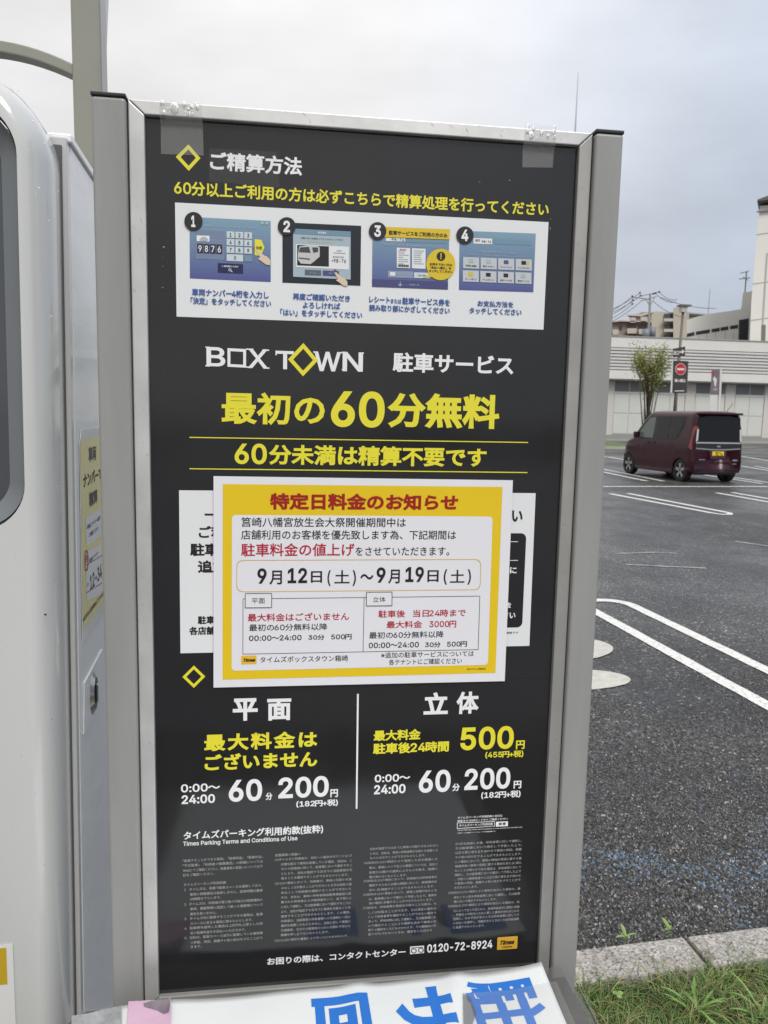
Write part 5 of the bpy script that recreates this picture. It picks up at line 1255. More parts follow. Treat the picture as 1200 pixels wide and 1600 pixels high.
# ================================================================== BURGUNDY VAN
VANROOT = []
def van():
    X0, Y0 = 10.95, 18.28                       # rear centre on the ground
    L, HW, HT = 3.42, .74, 1.78
    root = thing('van', 'boxy burgundy van with dark rear glass parked in a marked bay', 'van', Vector((X0, Y0 + L / 2, 0)))
    W = lambda x, y, z: Vector((X0 + x, Y0 + y, z))
    paint = mat('burgundy_paint', (.034, .002, .009), .28, coat=.2, spec=.35); glass = mat('privacy_glass', (.006, .006, .007), .08, spec=.35)
    chrome = mat('car_chrome', (.7, .7, .7), .15, metal=1); black = mat('tyre_rubber', (.012, .012, .012), .7); dark = mat('car_black', (.008, .008, .009), .4)
    red = mat('lamp_red', (.20, .008, .012), .12, coat=1); clear = mat('lamp_clear', (.5, .5, .5), .1, coat=1)
    wy = (.46, .46 + 2.495 - .0)
    wy = (.47, 2.93)
    ar, wr = .335, .285
    def roof(y):
        if y < .12: return HT - .07 * (1 - y / .12) ** 2
        if y < 2.05: return HT
        if y < 2.75: return HT - (HT - 1.06) * ((y - 2.05) / .70) ** 1.25 * .97
        return max(.62, 1.08 - .46 * ((y - 2.75) / (L - 2.75)) ** 2.0 - .02)
    def bottom(y):
        z = .19 if .1 < y < L - .1 else .26
        for c in wy:
            d = abs(y - c)
            if d < ar: z = max(z, .28 + math.sqrt(ar * ar - d * d) * .98)
        return z
    def hw(y, z):
        w = HW
        if y < .14: w -= .07 * (1 - y / .14) ** 2.2
        if y > L - .5: w -= .20 * ((y - L + .5) / .5) ** 2
        if z > .95: w -= .105 * ((z - .95) / .83) ** 1.35
        if z < .4: w -= .03 * ((.4 - z) / .2)
        # shoulder crease
        w += .010 * math.exp(-((z - .80) / .05) ** 2)
        return w
    def endy(y, z):                              # the tail leans a little
        if y < .3: return y + .05 * max(0, (z - .95) / .83) ** 1.2 * (1 - y / .3) - (.03 if .28 < z < .62 else 0) * (1 - y / .3)
        return y
    ys = [0, .015, .05, .1, .16] + [.16 + (L - .30) * k / 62 for k in range(1, 63)] + [L - .09, L - .04, L - .01, L]
    zf = [0, .06, .14, .22, .32, .42, .5, .58, .66, .74, .82, .88, .93, .965, .99, 1.0]
    V = []; nsec = None
    for y in ys:
        zt = roof(y); zb = bottom(y); sec = []
        for f_ in zf:
            z = zb + (zt - zb) * f_; r_ = 1.0
            w = hw(y, z)
            e = (zt - z)
            if e < .09: w -= .085 * (1 - e / .09) ** 2
            sec.append((-w, z))
        ws = sec[-1][0]
        crown = [(ws * k, zt + .022 * (1 - k * k)) for k in (.75, .5, .25, 0)]
        half = sec + crown
        full = half + [(-x, z) for x, z in half[:-1][::-1]]
        nsec = len(full)
        V += [W(x, endy(y, z), z) for x, z in full]
    F = []
    for j in range(len(ys) - 1):
        for i in range(nsec - 1): F.append((j * nsec + i, j * nsec + i + 1, (j + 1) * nsec + i + 1, (j + 1) * nsec + i))
    F.append(tuple(range(nsec))); F.append(tuple((len(ys) - 1) * nsec + i for i in range(nsec))[::-1])
    body = mesh_obj('body', V, F, paint, root, smooth=True)
    # close the ends properly: quads across
    me = body.data
    # floor
    box('underbody', (X0 - .62, Y0 + .1, .20), (X0 + .62, Y0 + L - .1, .34), dark, root)
    box('wheel_wells', (X0 - .70, Y0 + wy[0] - .30, .25), (X0 + .70, Y0 + wy[0] + .30, .60), dark, root); box('wheel_wells', (X0 - .70, Y0 + wy[1] - .30, .25), (X0 + .70, Y0 + wy[1] + .30, .58), dark, root)
    def sidepanel(name, pts, off, m, sgn=-1, th=.004):
        vs = [W(sgn * (hw(y, z) + off), y, z) for y, z in pts]; n = len(pts)
        vin = [W(sgn * (hw(y, z) - .03), y, z) for y, z in pts]
        return mesh_obj(name, vs + vin, [list(range(n))] + [[i, (i + 1) % n, n + (i + 1) % n, n + i] for i in range(n)], m, root)
    for s in (-1, 1):
        sidepanel('window_band', [(.42, 1.66), (.42, 1.42), (.62, 1.08), (.86, 1.04), (2.70, 1.03), (2.52, 1.22), (2.20, 1.52), (2.02, 1.645)], .003, mat('window_black', (.008, .008, .009), .2, spec=.35), s)
        sidepanel('window', [(.50, 1.63), (.52, 1.40), (.68, 1.10), (.98, 1.08), (.98, 1.63)], .008, glass, s)
        sidepanel('window', [(1.06, 1.63), (1.06, 1.08), (1.66, 1.07), (1.66, 1.63)], .008, glass, s)
        sidepanel('window', [(1.76, 1.63), (1.76, 1.07), (2.42, 1.07), (2.40, 1.24), (2.18, 1.48), (2.04, 1.61)], .008, mat('front_glass', (.12, .145, .14), .06), s)
        sidepanel('sill_trim', [(.85, .245), (.85, .265), (2.6, .265), (2.6, .245)], .010, chrome if 0 else mat('sill_dark', (.10, .06, .065), .3), s)
        for y in (1.63, 1.90): sidepanel('door_handle', [(y, .93), (y + .16, .93), (y + .16, .965), (y, .965)], .02, paint, s)
        for y in (1.02, 1.71, 2.58): sidepanel('door_gap', [(y, .30), (y + .012, .30), (y + .012, 1.05), (y, 1.05)], .0015, dark, s)
        sidepanel('slide_rail', [(.40, .925), (1.0, .925), (1.0, .94), (.40, .94)], .002, dark, s)
        sidepanel('rear_reflector', [(.05, .33), (.20, .33), (.20, .37), (.05, .37)], .012, red, s)
        # lamp cluster wrapping the corner
        P = []
        for (y, z) in ((.03, 1.42), (.07, 1.38), (.08, 1.16), (.14, .90), (.06, .84)): P.append(W(s * (hw(y, z) + .012), endy(y, z), z))
        Pb = [W(s * (hw(0, z) - dx), endy(0, z) - .014, z) for dx, z in ((.01, 1.42), (.045, 1.36), (.060, .98), (.060, .84))]
        vs = P + Pb
        Fq = [(0, 1, 2, 3, 4), (0, 4, 8, 7, 6, 5)] if s < 0 else [(4, 3, 2, 1, 0), (5, 6, 7, 8, 4, 0)]
        mesh_obj('tail_lamp', vs, Fq, red, root)
        c4 = [W(s * (hw(0, z) - dx), endy(0, z) - .019, z) for dx, z in ((.004, 1.36), (.05, 1.34), (.062, 1.06), (.01, 1.04))]
        mesh_obj('lamp_lens', c4, [(0, 1, 2, 3)], clear, root)
        # mirror
        m = box('mirror', (X0 + s * .74 - (.14 if s < 0 else 0), Y0 + 2.42, 1.06), (X0 + s * .74 + (.14 if s > 0 else 0), Y0 + 2.52, 1.22), paint, root); bevel(m, .03, 3)
        for c in wy:
            wh = bpy.data.objects.new('wheel', None); COL.objects.link(wh); wh.parent = root; wh.location = W(s * .635, c, wr) - root.location
            def cyl(name, r0, r1, xa, xb, m, nseg=28, inner=None):
                bm = bmesh.new(); rings = []
                prof = [(r1, xa), (r0 - .015, xa), (r0, xa + .02 * (1 if xb > xa else -1)), (r0, xb)]
                for r_, x in prof: rings.append([bm.verts.new(W(s * .635 + s * x, c + r_ * math.cos(2 * math.pi * k / nseg), wr + r_ * math.sin(2 * math.pi * k / nseg))) for k in range(nseg)])
                for a, b in zip(rings, rings[1:]):
                    for k in range(nseg): bm.faces.new((a[k], a[(k + 1) % nseg], b[(k + 1) % nseg], b[k]))
                return bm_obj(name, bm, m, wh, smooth=False)
            cyl('tyre', wr, .19, .09, -.08, black)
            bm = bmesh.new(); cen = W(s * .635 + s * .055, c, wr)
            vs = [bm.verts.new(cen + Vector((0, .195 * math.cos(2 * math.pi * k / 24), .195 * math.sin(2 * math.pi * k / 24)))) for k in range(24)]; bm.faces.new(vs)
            bm_obj('rim_well', bm, dark, wh)
            bm = bmesh.new(); alloy = mat('alloy', (.48, .48, .48), .3, metal=.8); cen = W(s * .635 + s * .085, c, wr)
            for q in range(5):
                a = q * 2 * math.pi / 5 + .2; d = Vector((0, math.cos(a), math.sin(a))); e = Vector((0, -math.sin(a), math.cos(a)))
                for sh in (0, 1):
                    pr = [cen + d * .03 - e * .025, cen + d * .03 + e * .025, cen + d * .19 + e * (.015 + .05 * sh), cen + d * .19 - e * (.03 - .05 * sh)]
                    bm.faces.new([bm.verts.new(p + Vector((s * (-.004 * sh), 0, 0))) for p in pr])
            n = 24
            r1 = [bm.verts.new(cen + Vector((0, .205 * math.cos(2 * math.pi * k / n), .205 * math.sin(2 * math.pi * k / n)))) for k in range(n)]; r2 = [bm.verts.new(cen + Vector((0, .185 * math.cos(2 * math.pi * k / n), .185 * math.sin(2 * math.pi * k / n)))) for k in range(n)]
            for k in range(n): bm.faces.new((r1[k], r1[(k + 1) % n], r2[(k + 1) % n], r2[k]))
            bm_obj('rim', bm, alloy, wh)
    # tail
    def rear(name, pts, off, m, th=.02):
        vs = [W(x, endy(0, z) - off, z) for x, z in pts]; n = len(pts); vi = [W(x, endy(0, z) - off + th, z) for x, z in pts]
        return mesh_obj(name, vs + vi, [list(range(n))] + [[i, (i + 1) % n, n + (i + 1) % n, n + i] for i in range(n)], m, root)
    rear('rear_glass', [(-.60, 1.64), (-.625, 1.02), (.625, 1.02), (.60, 1.64), (.3, 1.68), (-.3, 1.68)], .010, glass)
    rear('garnish', [(-.64, 1.00), (-.62, .85), (.62, .85), (.64, 1.00)], .012, mat('garnish_black', (.02, .02, .022), .15))
    rear('chrome_strip', [(-.65, 1.03), (-.65, .995), (.65, .995), (.65, 1.03)], .018, chrome)
    rear('chrome_strip', [(-.63, .885), (-.2, .86), (.2, .86), (.63, .885), (.63, .855), (.2, .828), (-.2, .828), (-.63, .855)], .018, chrome)
    rear('badge', [(-.05, .945), (.05, .945), (.05, .905), (-.05, .905)], .022, chrome)
    pl = rear('licence_plate', [(-.165, .80), (.165, .80), (.165, .635), (-.165, .635)], .022, mat('plate_yellow', (.75, .55, .02), .4))
    rear('plate_recess', [(-.25, .83), (.25, .83), (.22, .61), (-.22, .61)], .003, mat('recess_paint', (.04, .006, .014), .3))
    RP = Plane(W(-.165, -.0235, .80), Vector((1, 0, 0)), Vector((0, 0, -1)))
    u, v, fs = fit_text('・・59-93', .03, .30, .06, .145, .03, 2); mesh_obj('plate_digits', [RP.pt(a, b, .002) for a, b in zip(u, v)], fs, M_blk, pl)
    u, v, fs = fit_text('福岡 583', .07, .26, .015, .05, .02, 1); mesh_obj('plate_digits', [RP.pt(a, b, .002) for a, b in zip(u, v)], fs, M_blk, pl)
    rear('badge', [(-.55, .60), (-.37, .60), (-.37, .58), (-.55, .58)], .006, chrome); rear('badge', [(.42, .60), (.56, .60), (.56, .56), (.42, .56)], .006, chrome); rear('badge', [(.42, .50), (.54, .50), (.54, .48), (.42, .48)], .006, chrome)
    rear('bumper_crease', [(-.66, .36), (.66, .36), (.66, .345), (-.66, .345)], .036, dark)
    rear('bumper_gap', [(-.70, .555), (.70, .555), (.70, .545), (-.70, .545)], .034, dark)
    sp_ = box('spoiler', (X0 - .60, Y0 - .07, 1.715), (X0 + .60, Y0 + .12, 1.765), paint, root); bevel(sp_, .015, 2)
    bm = bmesh.new(); tube(bm, [W(.38, .30, 1.79), W(.43, .14, 2.0)], .006, 6); bm_obj('aerial', bm, dark, root)
    bm = bmesh.new(); tube(bm, [W(.0, -.0, 1.03), W(.32, .02, 1.10)], .008, 6); bm_obj('rear_wiper', bm, dark, root)
    # windscreen
    vs = [W(x, y, z) for x, y, z in ((-.60, 2.13, 1.66), (.60, 2.13, 1.66), (.66, 2.74, 1.12), (-.66, 2.74, 1.12))]
    mesh_obj('windscreen', [v + Vector((0, .012, .012)) for v in vs], [(0, 1, 2, 3)], glass, root)
    root.rotation_euler.z = R(5.5); VANROOT.append(root)
    for s in (-1, 1): mesh_obj('headlight', [W(s * x, y, z) for x, y, z in ((.70, 3.02, .95), (.70, 2.98, .78), (.50, 3.44, .72), (.50, 3.40, .84))], [(0, 1, 2, 3)], clear, root)
van()
VANROOT[0].location = (10.66, 19.62, 0)

# ================================================================== FAR SIDE OF THE CAR PARK
# store
YB = 52.0
M_cream = mat('cream_wall', (.58, .565, .52), .6, var=.05, vscale=.6); M_fascia = mat('pale_fascia', (.68, .67, .63), .5, var=.04, vscale=.8)
M_sid = mat('ribbed_siding', (.62, .615, .595), .45, var=.05, vscale=.6); M_pane = mat('grey_pane', (.16, .165, .165), .3); M_blind = mat('white_panel', (.60, .61, .57), .35, var=.04, vscale=1)
M_fr = mat('window_frame', (.55, .56, .55), .4)
store = thing('store_building', 'long low cream store with ribbed siding and white panelled windows behind the van', 'store', Vector((28, YB + 8, 0)))
box('wall', (5, YB, 0), (60, YB + 16, 4.3), M_cream, store)
box('parapet', (4.8, YB - .9, 6.42), (60.2, YB + 16.2, 7.15), M_fascia, store)
box('parapet_cap', (4.7, YB - .96, 7.15), (60.3, YB + 16.3, 7.21), mat('cap_grey', (.36, .36, .34), .5), store)
box('fascia', (4.8, YB - .9, 4.28), (60.2, YB, 4.86), M_fascia, store)
box('soffit', (4.85, YB - .86, 4.20), (60.1, YB, 4.28), mat('soffit_grey', (.25, .25, .23), .7), store)
box('upper_wall', (4.85, YB - .74, 4.86), (60.1, YB + 16, 6.42), mat('siding_back', (.44, .44, .42), .6), store)
for k in range(7):
    z = 4.93 + k * .218; o = box('siding_plank', (4.8, YB - .88, z), (60.2, YB - .74, z + .135), M_sid, store)
box('base_course', (4.9, YB - .12, 0), (60, YB, .38), mat('grey_base', (.30, .30, .28), .7), store)
box('drain_kerb', (4.0, YB - 1.6, 0), (61, YB - 1.25, .12), mat('kerb_concrete', (.36, .35, .33), .8), store)
pw = 3.06; x0 = at(1083, 650, YB).x - pw * 5
for k in range(13):
    xa = x0 + k * pw; xb = xa + pw * .755
    if xa < 5.5: continue
    fr = box('window', (xa, YB - .05, .42), (xb, YB, 4.18), M_fr, store)
    xm = (xa + xb) / 2
    for a, b in ((xa + .06, xm - .04), (xm + .04, xb - .06)):
        box('pane', (a, YB - .028 - .05, 3.45), (b, YB - .05, 4.14), M_pane, fr)
        box('panel', (a, YB - .03 - .05, 1.95), (b, YB - .05, 3.28), M_blind, fr)
        box('panel', (a, YB - .03 - .05, .5), (b, YB - .05, 1.86), M_blind, fr)
    box('transom', (xa, YB - .11, 3.30), (xb, YB - .05, 3.42), M_fr, fr)
    box('pillar', (xb + .02, YB - .10, .38), (xa + pw - .02, YB, 4.18), M_cream, store)
# multi storey car park
YP = 78.0
cp = thing('parking_structure', 'white multi storey car park with sloping parapet and tall stair tower at the right', 'car park', Vector((52, YP + 10, 0)))
M_cpw = mat('white_concrete', (.72, .71, .68), .6, var=.04, vscale=.3); M_cpt = mat('tower_concrete', (.66, .645, .60), .6, var=.04, vscale=.3); M_void = mat('dark_opening', (.03, .032, .04), .6)
def wallpx(name, L, Y, th, m, parent):
    pts = [at(x, y, Y) for x, y in L]
    pts = [Vector((p.x, Y, max(0, p.z))) for p in pts]; n = len(pts)
    vs = pts + [p + Vector((.72 * th, th, 0)) for p in pts]
    return mesh_obj(name, vs, [list(range(n)), list(range(n, 2 * n))[::-1]] + [[i, (i + 1) % n, n + (i + 1) % n, n + i] for i in range(n)], m, parent)
wallpx('ramp_wall', [(1073, 660), (1073, 500), (1090, 494.5), (1110, 490), (1140, 486), (1158, 483), (1161, 457.5), (1176, 454.5), (1176, 660)], YP, 14, M_cpw, cp)
for a, b in (((1073.5, 521.5), (1085, 518.5)), ((1087.5, 518.2), (1109, 514.5)), ((1112, 514.2), (1124.5, 512)), ((1126, 511.8), (1138, 509.7)), ((1141, 509.3), (1153, 507.3))):
    wallpx('opening', [(a[0], a[1] + 5), (a[0], a[1]), (b[0], b[1]), (b[0], b[1] + 5.5)], YP - .05, .04, M_void, cp)
wallpx('opening', [(1153.5, 545), (1155, 500), (1170, 497.5), (1168, 545)], YP - .06, .05, M_void, cp)
for x in (1092, 1104, 1118, 1133, 1146): wallpx('wall_joint', [(x, 545), (x, 520), (x + .5, 520), (x + .5, 545)], YP - .04, .03, mat('joint_grey', (.40, .39, .36), .7), cp)
YT = 70.0
wallpx('stair_tower', [(1168, 670), (1170, 560), (1174, 470), (1180, 400), (1187, 322), (1290, 310), (1290, 670)], YT, 10, M_cpt, cp)
wallpx('tower_roof', [(1183, 314), (1184, 311.5), (1215, 300), (1290, 296), (1290, 308), (1200, 312)], YT - .8, 12, mat('tower_roof', (.10, .09, .085), .6), cp)
wallpx('tower_band', [(1182.5, 331), (1182.5, 329.8), (1290, 318), (1290, 319.5)], YT - .3, .25, mat('band_grey', (.22, .21, .2), .6), cp)
for y in (366, 443, 500): wallpx('wall_joint', [(1183 - (y - 340) * .07, y + 1), (1183 - (y - 340) * .07, y), (1290, y - 16), (1290, y - 14.8)], YT - .04, .03, MATS['joint_grey'], cp)
wallpx('opening', [(1189, 560), (1190.5, 508), (1196.5, 507.5), (1195, 560)], YT - .06, .04, mat('amber_grey_opening', (.17, .15, .11), .6), cp)
wallpx('wall_joint', [(1191, 507), (1198, 395), (1200, 395), (1193, 507)], YT - .06, .04, MATS['joint_grey'], cp)
def rods(name, segs, m, parent):
    bm = bmesh.new()
    for a, b, r in segs: tube(bm, [a, b], r, 6)
    return bm_obj(name, bm, m, parent)
M_pole = mat('grey_steel', (.22, .22, .23), .5); M_cab_ = mat('cable_black', (.03, .03, .035), .6)
ae = thing('tv_aerial', 'thin television aerial on the roof of the car park by its tower', 'aerial', at(1164, 456, YP + 3))
p = lambda x, y: at(x, y, YP + 3)
rods('mast', [(p(1164, 457), p(1166.5, 424), .07)], M_pole, ae); rods('crossbar', [(p(1157, 427), p(1170, 423.5), .05), (p(1155, 436), p(1172, 434), .05), (p(1161, 433), p(1169, 438), .04)], M_pole, ae)
# apartments
YA = 135.0
M_apt = mat('beige_apartment', (.46, .42, .34), .7, var=.06, vscale=.15); M_aptb = mat('brown_apartment', (.27, .215, .18), .7, var=.06, vscale=.15); M_balc = mat('balcony_white', (.50, .45, .40), .6); M_aw = mat('apartment_window', (.06, .06, .075), .3)
ap = thing('apartment_building', 'beige apartment block with a stack of dark balconies left of the street lamp', 'apartment block', at(1050, 655, YA + 6))
wallpx('wall', [(1018, 660), (1018, 491), (1024, 486.5), (1053, 488), (1053, 660)], YA, 12, M_apt, ap)
wallpx('lift_tower', [(1052, 660), (1052, 481), (1062, 479.5), (1072, 484), (1072, 660)], YA - 1, 12, M_apt, ap)
wallpx('rear_wing', [(1071, 660), (1071, 487), (1112, 491), (1112, 660)], YA + 3, 12, M_apt, ap)
wallpx('dark_top_floor', [(1072, 494), (1072, 489.5), (1104, 492), (1104, 496)], YA + 2.6, .3, M_aw, ap)  # dark strip for the top floor of the rear wing
for y in (490, 506.5, 523):
    wallpx('window', [(1038, y + 8.5), (1038, y), (1051, y), (1051, y + 8.5)], YA - .3, .25, M_aw, ap); wallpx('balcony', [(1037.5, y + 12), (1037.5, y + 7.5), (1051.5, y + 7.5), (1051.5, y + 12)], YA - 1.2, .9, M_balc, ap)
ap2 = thing('apartment_building', 'stepped brown apartment block with pale balconies at the far left of the view', 'apartment block', at(985, 655, YA + 20))
wallpx('wall', [(940, 660), (940, 505), (968, 502), (968, 500), (1021, 503), (1021, 660)], YA + 12, 12, M_aptb, ap2)
wallpx('upper_wall', [(984, 502), (984, 493), (1001, 489), (1001, 487.8), (1021, 487.5), (1021, 503)], YA + 14, 8, M_aptb, ap2)
wallpx('roof_slab', [(979, 493), (979, 491), (1001, 491), (1020, 486), (1021, 488), (1002, 494)], YA + 13.5, 8, M_balc, ap2)
for x0_, x1_, y in ((957, 966, 515), (980, 994, 513), (998, 1010, 514), (985, 992, 496), (1001, 1010, 495)):
    wallpx('balcony', [(x0_, y + 8), (x0_, y), (x1_, y), (x1_, y + 8)], YA + 11, .9, M_balc, ap2)
for x0_, x1_, y in ((968, 971.5, 509), (980, 994, 506.5), (998, 1010, 507.5)):
    wallpx('window', [(x0_, y + 6), (x0_, y), (x1_, y), (x1_, y + 6)], YA + 11.8, .15, M_aw, ap2)
wallpx('roof_slab', [(940, 505.5), (940, 504), (968, 500.5), (1021, 502), (1021, 503.4), (968, 502)], YA + 11, 1, M_balc, ap2)
# utility pole
YU = 84.0; p = lambda x, y: at(x, y, YU)
up = thing('utility_pole', 'grey utility pole with crossarms and transformers above the tree', 'utility pole', Vector((p(1015, 600).x, YU, 0)))
tp_ = p(1016, 460); bm = bmesh.new(); tube(bm, [Vector((p(1014.5, 560).x, YU, 0)), tp_], [.2, .12], 8); bm_obj('pole', bm, mat('pole_concrete', (.20, .20, .19), .7), up, smooth=True)
for (a, b) in (((999, 463), (1030, 456)), ((988, 464), (1016, 468)), ((1002, 470), (1026, 463))): rods('crossarm', [(p(*a), p(*b), .06)], M_pole, up)
rods('brace', [(p(1008, 466), p(1015.5, 478), .04), (p(1023, 464), p(1016, 478), .04)], M_pole, up)
for a in ((988, 463), (989, 469), (988, 475), (1000, 457.5), (1001, 462), (1030, 456), (1024, 458), (1021, 459)):
    q = p(*a); bm = bmesh.new(); bmesh.ops.create_uvsphere(bm, u_segments=6, v_segments=4, radius=.12)
    for v in bm.verts: v.co += q
    bm_obj('insulator', bm, M_cab_, up)
for x, y, r in ((1007.5, 521, .55), (1018, 518, .42)):
    q = p(x, y); bm = bmesh.new(); tube(bm, [q + Vector((0, -.3, -.7)), q + Vector((0, -.3, .45))], r * .8, 12); bm_obj('transformer', bm, mat('transformer_grey', (.20, .22, .25), .5), up, smooth=True)
cab = thing('overhead_cables', 'black overhead cables fanning left from the utility pole over the apartments', 'cables', p(985, 470))
for i, (a, b) in enumerate((((988, 463), (935, 492)), ((989, 469), (935, 498)), ((988, 475), (935, 505)), ((1000, 457.5), (935, 489)), ((1001, 462), (935, 494)), ((1005, 468), (935, 512)), ((1030, 456), (1058, 468)), ((1024, 458), (1056, 472)), ((1030, 464), (1120, 482)), ((1020, 470), (1070, 496)))):
    A, B_ = p(*a), p(*b); bm = bmesh.new()
    tube(bm, [A + (B_ - A) * t - Vector((0, 0, .7 * 4 * t * (1 - t) * .5)) for t in [k / 6 for k in range(7)]], .028, 4); bm_obj('cable', bm, M_cab_, cab)
rm = thing('radio_mast', 'faint far radio mast above the car park roofline', 'mast', at(1108, 655, 200)); bm = bmesh.new(); q0 = at(1108, 655, 200); q1 = at(1109.5, 452, 200); tube(bm, [Vector((q1.x, 200, 0)), q1], [.35, .12], 6); bm_obj('mast', bm, mat('far_mast', (.45, .47, .52), .8), rm)
# street lamp
YL = 46.0; p = lambda x, y: at(x, y, YL)
sl_ = thing('street_lamp', 'brown street lamp with a flat topped lantern behind the exit sign', 'street lamp', Vector((p(1066, 660).x, YL, 0)))
M_brn = mat('brown_steel', (.14, .11, .095), .5); lx = p(1067, 490).x
bm = bmesh.new(); tube(bm, [Vector((lx - .12, YL, 0)), Vector((lx, YL, p(1067, 488).z))], [.11, .08], 8); bm_obj('pole', bm, M_brn, sl_, smooth=True)
z1, z2 = p(1067, 488).z, p(1067, 479).z
box('lantern', (lx - .18, YL - .18, z1), (lx + .18, YL + .18, z2), mat('lantern_glass', (.45, .45, .42), .3), sl_)
box('lamp_top', (lx - .30, YL - .28, z2), (lx + .38, YL + .28, z2 + .10), M_brn, sl_)
# exit and no entry sign
YS = 40.0; p = lambda x, y: at(x, y, YS); M_sgn = mat('sign_dark_brown', (.045, .036, .036), .4); M_sw = mat('sign_white', (.62, .62, .60), .4)
es = thing('road_sign', 'dark no entry sign under a small exit arrow plate on a brown pole', 'sign', Vector((p(1059, 640).x, YS, 0)))
bm = bmesh.new(); tube(bm, [Vector((p(1057.5, 640).x, YS + .08, 0)), Vector((p(1062.5, 545).x, YS + .08, p(1062, 545).z))], .07, 8); bm_obj('pole', bm, M_brn, es, smooth=True)
wallpx('sign_box', [(1047.5, 613.5), (1050, 562), (1051.5, 561.5), (1051.5, 614)], YS + .02, .2, M_sw, es)
wallpx('sign_face', [(1050.6, 614), (1052.3, 563.5), (1075, 564.2), (1072.5, 613.8)], YS, .22, M_sgn, es)
pl_ = wallpx('exit_plate', [(1051.5, 558.5), (1051.5, 544.8), (1070.5, 541.5), (1070.3, 556)], YS, .06, M_sgn, es)
ESP = Plane(Vector((0, YS, 0)), Vector((1, 0, 0)), Vector((0, 0, -1)))
def esl(s, x0, yt, yb, x1, m, w, par, wt=.03):
    lettering(ESP, s, x0, yt, yb, x1, m, par, w, weight=wt, res=2)
esl('出口', 1052.6, 547.5, 554.5, 1060.8, M_sw, .01, pl_, .04)
pxpoly('arrow', ESP, [(1061.5, 549.2), (1065.5, 548.6), (1065.5, 545.6), (1070, 549.2), (1065.6, 553.4), (1065.6, 551), (1061.5, 551.4)], .01, M_sw, pl_)
cx, cy = 1063.3, 576.8
M_nr = mat('sign_red', (.50, .02, .025), .35)
pxpoly('disc_rim', ESP, [(cx + 8.4 * math.cos(t * .2618), cy + 9.2 * math.sin(t * .2618)) for t in range(24)], .012, M_sw, es)
pxpoly('red_disc', ESP, [(cx + 7.6 * math.cos(t * .2618), cy + 8.4 * math.sin(t * .2618)) for t in range(24)], .02, M_nr, es)
pxpoly('white_bar', ESP, [(cx - 5.6, cy - 1.6), (cx + 5.6, cy - 1.3), (cx + 5.6, cy + 1.9), (cx - 5.6, cy + 1.6)], .03, M_sw, es)
esl('進入禁止', 1054, 591.5, 597, 1071, M_sw, .012, es, .05)
pxpoly('small_print', ESP, [(1054, 610.3), (1069, 610), (1069, 611.4), (1054, 611.6)], .012, M_sw, es)
# guidance pylon
YY = 47.0; p = lambda x, y: at(x, y, YY)
py = thing('sign_pylon', 'slim mauve and white guidance pylon behind the van roof', 'sign pylon', Vector((p(1114, 640).x, YY, 0)))
wallpx('side', [(1122.5, 650), (1125, 577.5), (1127.5, 577), (1125, 650)], YY + .02, .3, M_sw, py)
wallpx('board', [(1110, 617), (1112, 577), (1125, 576.5), (1122.8, 617)], YY, .3, mat('mauve_board', (.17, .135, .16), .4), py)
wallpx('white_base', [(1107.5, 660), (1109.5, 617), (1121.5, 617), (1120, 660)], YY - .01, .3, M_sw, py)
PYP = Plane(Vector((0, YY, 0)), Vector((1, 0, 0)), Vector((0, 0, -1)))
pxpoly('red_mark', PYP, [(1113, 581), (1116, 580.5), (1116, 585), (1113, 585.5)], .012, M_nr, py)
pxpoly('white_figure', PYP, [(1113.5, 592), (1116.5, 588), (1117.5, 590), (1120, 592), (1119.5, 597), (1118.5, 604), (1116, 603), (1115.5, 597)], .012, M_sw, py)
lettering(PYP, '入口', 1114, 606, 610, 1120, M_sw, py, .012, weight=.04, res=1)
# low green strip
gs = box('grass_strip', (15.5, 37.2, 0), (18.6, 43.5, .16), mat('verge_grass', (.10, .16, .03), .9, var=.4, vscale=3)); gs['kind'] = 'structure'
gk = box('verge_kerb', (15.3, 37.0, 0), (18.8, 37.2, .14), mat('verge_kerb_concrete', (.36, .35, .33), .8)); gk['kind'] = 'structure'
gk = box('verge_kerb', (18.6, 37.2, 0), (18.8, 43.5, .14), MATS['verge_kerb_concrete']); gk['kind'] = 'structure'
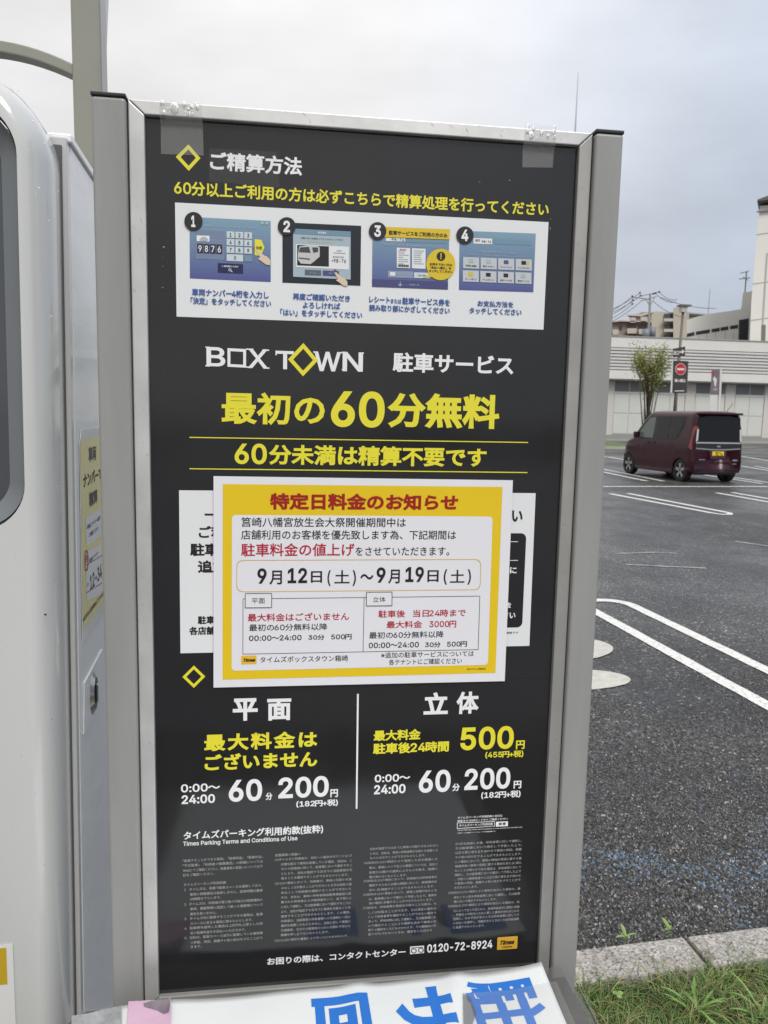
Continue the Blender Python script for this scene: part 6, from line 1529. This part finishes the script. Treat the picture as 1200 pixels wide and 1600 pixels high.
# tree
def tree():
    Y = 42.0; b = at(1012, 640, Y); bx_ = b.x
    t = thing('tree', 'vase shaped young tree with thin green and rusty foliage behind the van', 'tree', Vector((bx_, Y, 0)))
    top = at(1010, 530, Y).z; bark = mat('bark', (.10, .085, .06), .9, var=.3, vscale=8)
    tips = []; bm = bmesh.new()
    tube(bm, [Vector((bx_ + .1, Y, 0)), Vector((bx_ + .08, Y, 1.6)), Vector((bx_, Y, 2.6))], [.16, .12, .09], 8)
    for dx in (-.75, -.35, .45, .8): tube(bm, [Vector((bx_ + dx * .15, Y, 0)), Vector((bx_ + dx * .5, Y + .1 * dx, 1.8)), Vector((bx_ + dx * .95, Y + .3 * dx, 3.6))], [.05, .035, .02], 5)
    for i in range(17):
        a = i * 2.4; sp_ = random.uniform(.5, 1.5); h = random.uniform(.72, 1.0) * top
        z0 = random.uniform(.6, 2.3); st_ = Vector((bx_, Y, z0)); en = Vector((bx_ - .05 + sp_ * math.cos(a), Y + sp_ * math.sin(a), h))
        m_ = st_.lerp(en, .5) + Vector((-.25 * math.cos(a) * sp_, -.25 * math.sin(a) * sp_, .25))
        tube(bm, [st_, m_, en], [.055, .035, .008], 5)
        for q in range(5):
            s0 = m_.lerp(en, random.uniform(.0, .8)); e0 = s0 + Vector((random.gauss(0, .28), random.gauss(0, .28), random.uniform(.2, .7))); tube(bm, [s0, e0], [.014, .004], 4); tips.append((s0, e0))
        tips.append((m_, en)); tips.append((m_, en))
    bm_obj('trunk', bm, bark, t, smooth=True)
    n = 4800; V = []; F = []; mi = []
    for i in range(n):
        s0, e0 = random.choice(tips); k = random.uniform(.05, 1.05); c = s0.lerp(e0, k) + Vector((random.gauss(0, .17), random.gauss(0, .17), random.gauss(0, .16)))
        if c.z < 2.5: continue
        s = random.uniform(.035, .07); a = Vector((random.gauss(0, 1), random.gauss(0, 1), random.gauss(0, .6))).normalized(); b_ = a.cross(Vector((random.gauss(0, 1), random.gauss(0, 1), random.gauss(0, 1)))).normalized()
        o = len(V); V += [c - a * s, c + b_ * s * .6, c + a * s, c - b_ * s * .6]; F.append((o, o + 1, o + 2, o + 3))
        warm = (c.x < bx_ and random.random() < .22); mi.append(random.choice((3, 4)) if warm else random.choice((0, 1, 1, 2, 2)))
    LM = [mat('leaf_%d' % i, c, .6) for i, c in enumerate(((.13, .17, .04), (.22, .27, .06), (.33, .36, .10), (.38, .24, .10), (.27, .16, .07)))]
    o = mesh_obj('crown', V, F, LM, t, mi); o['kind'] = 'stuff'
tree()
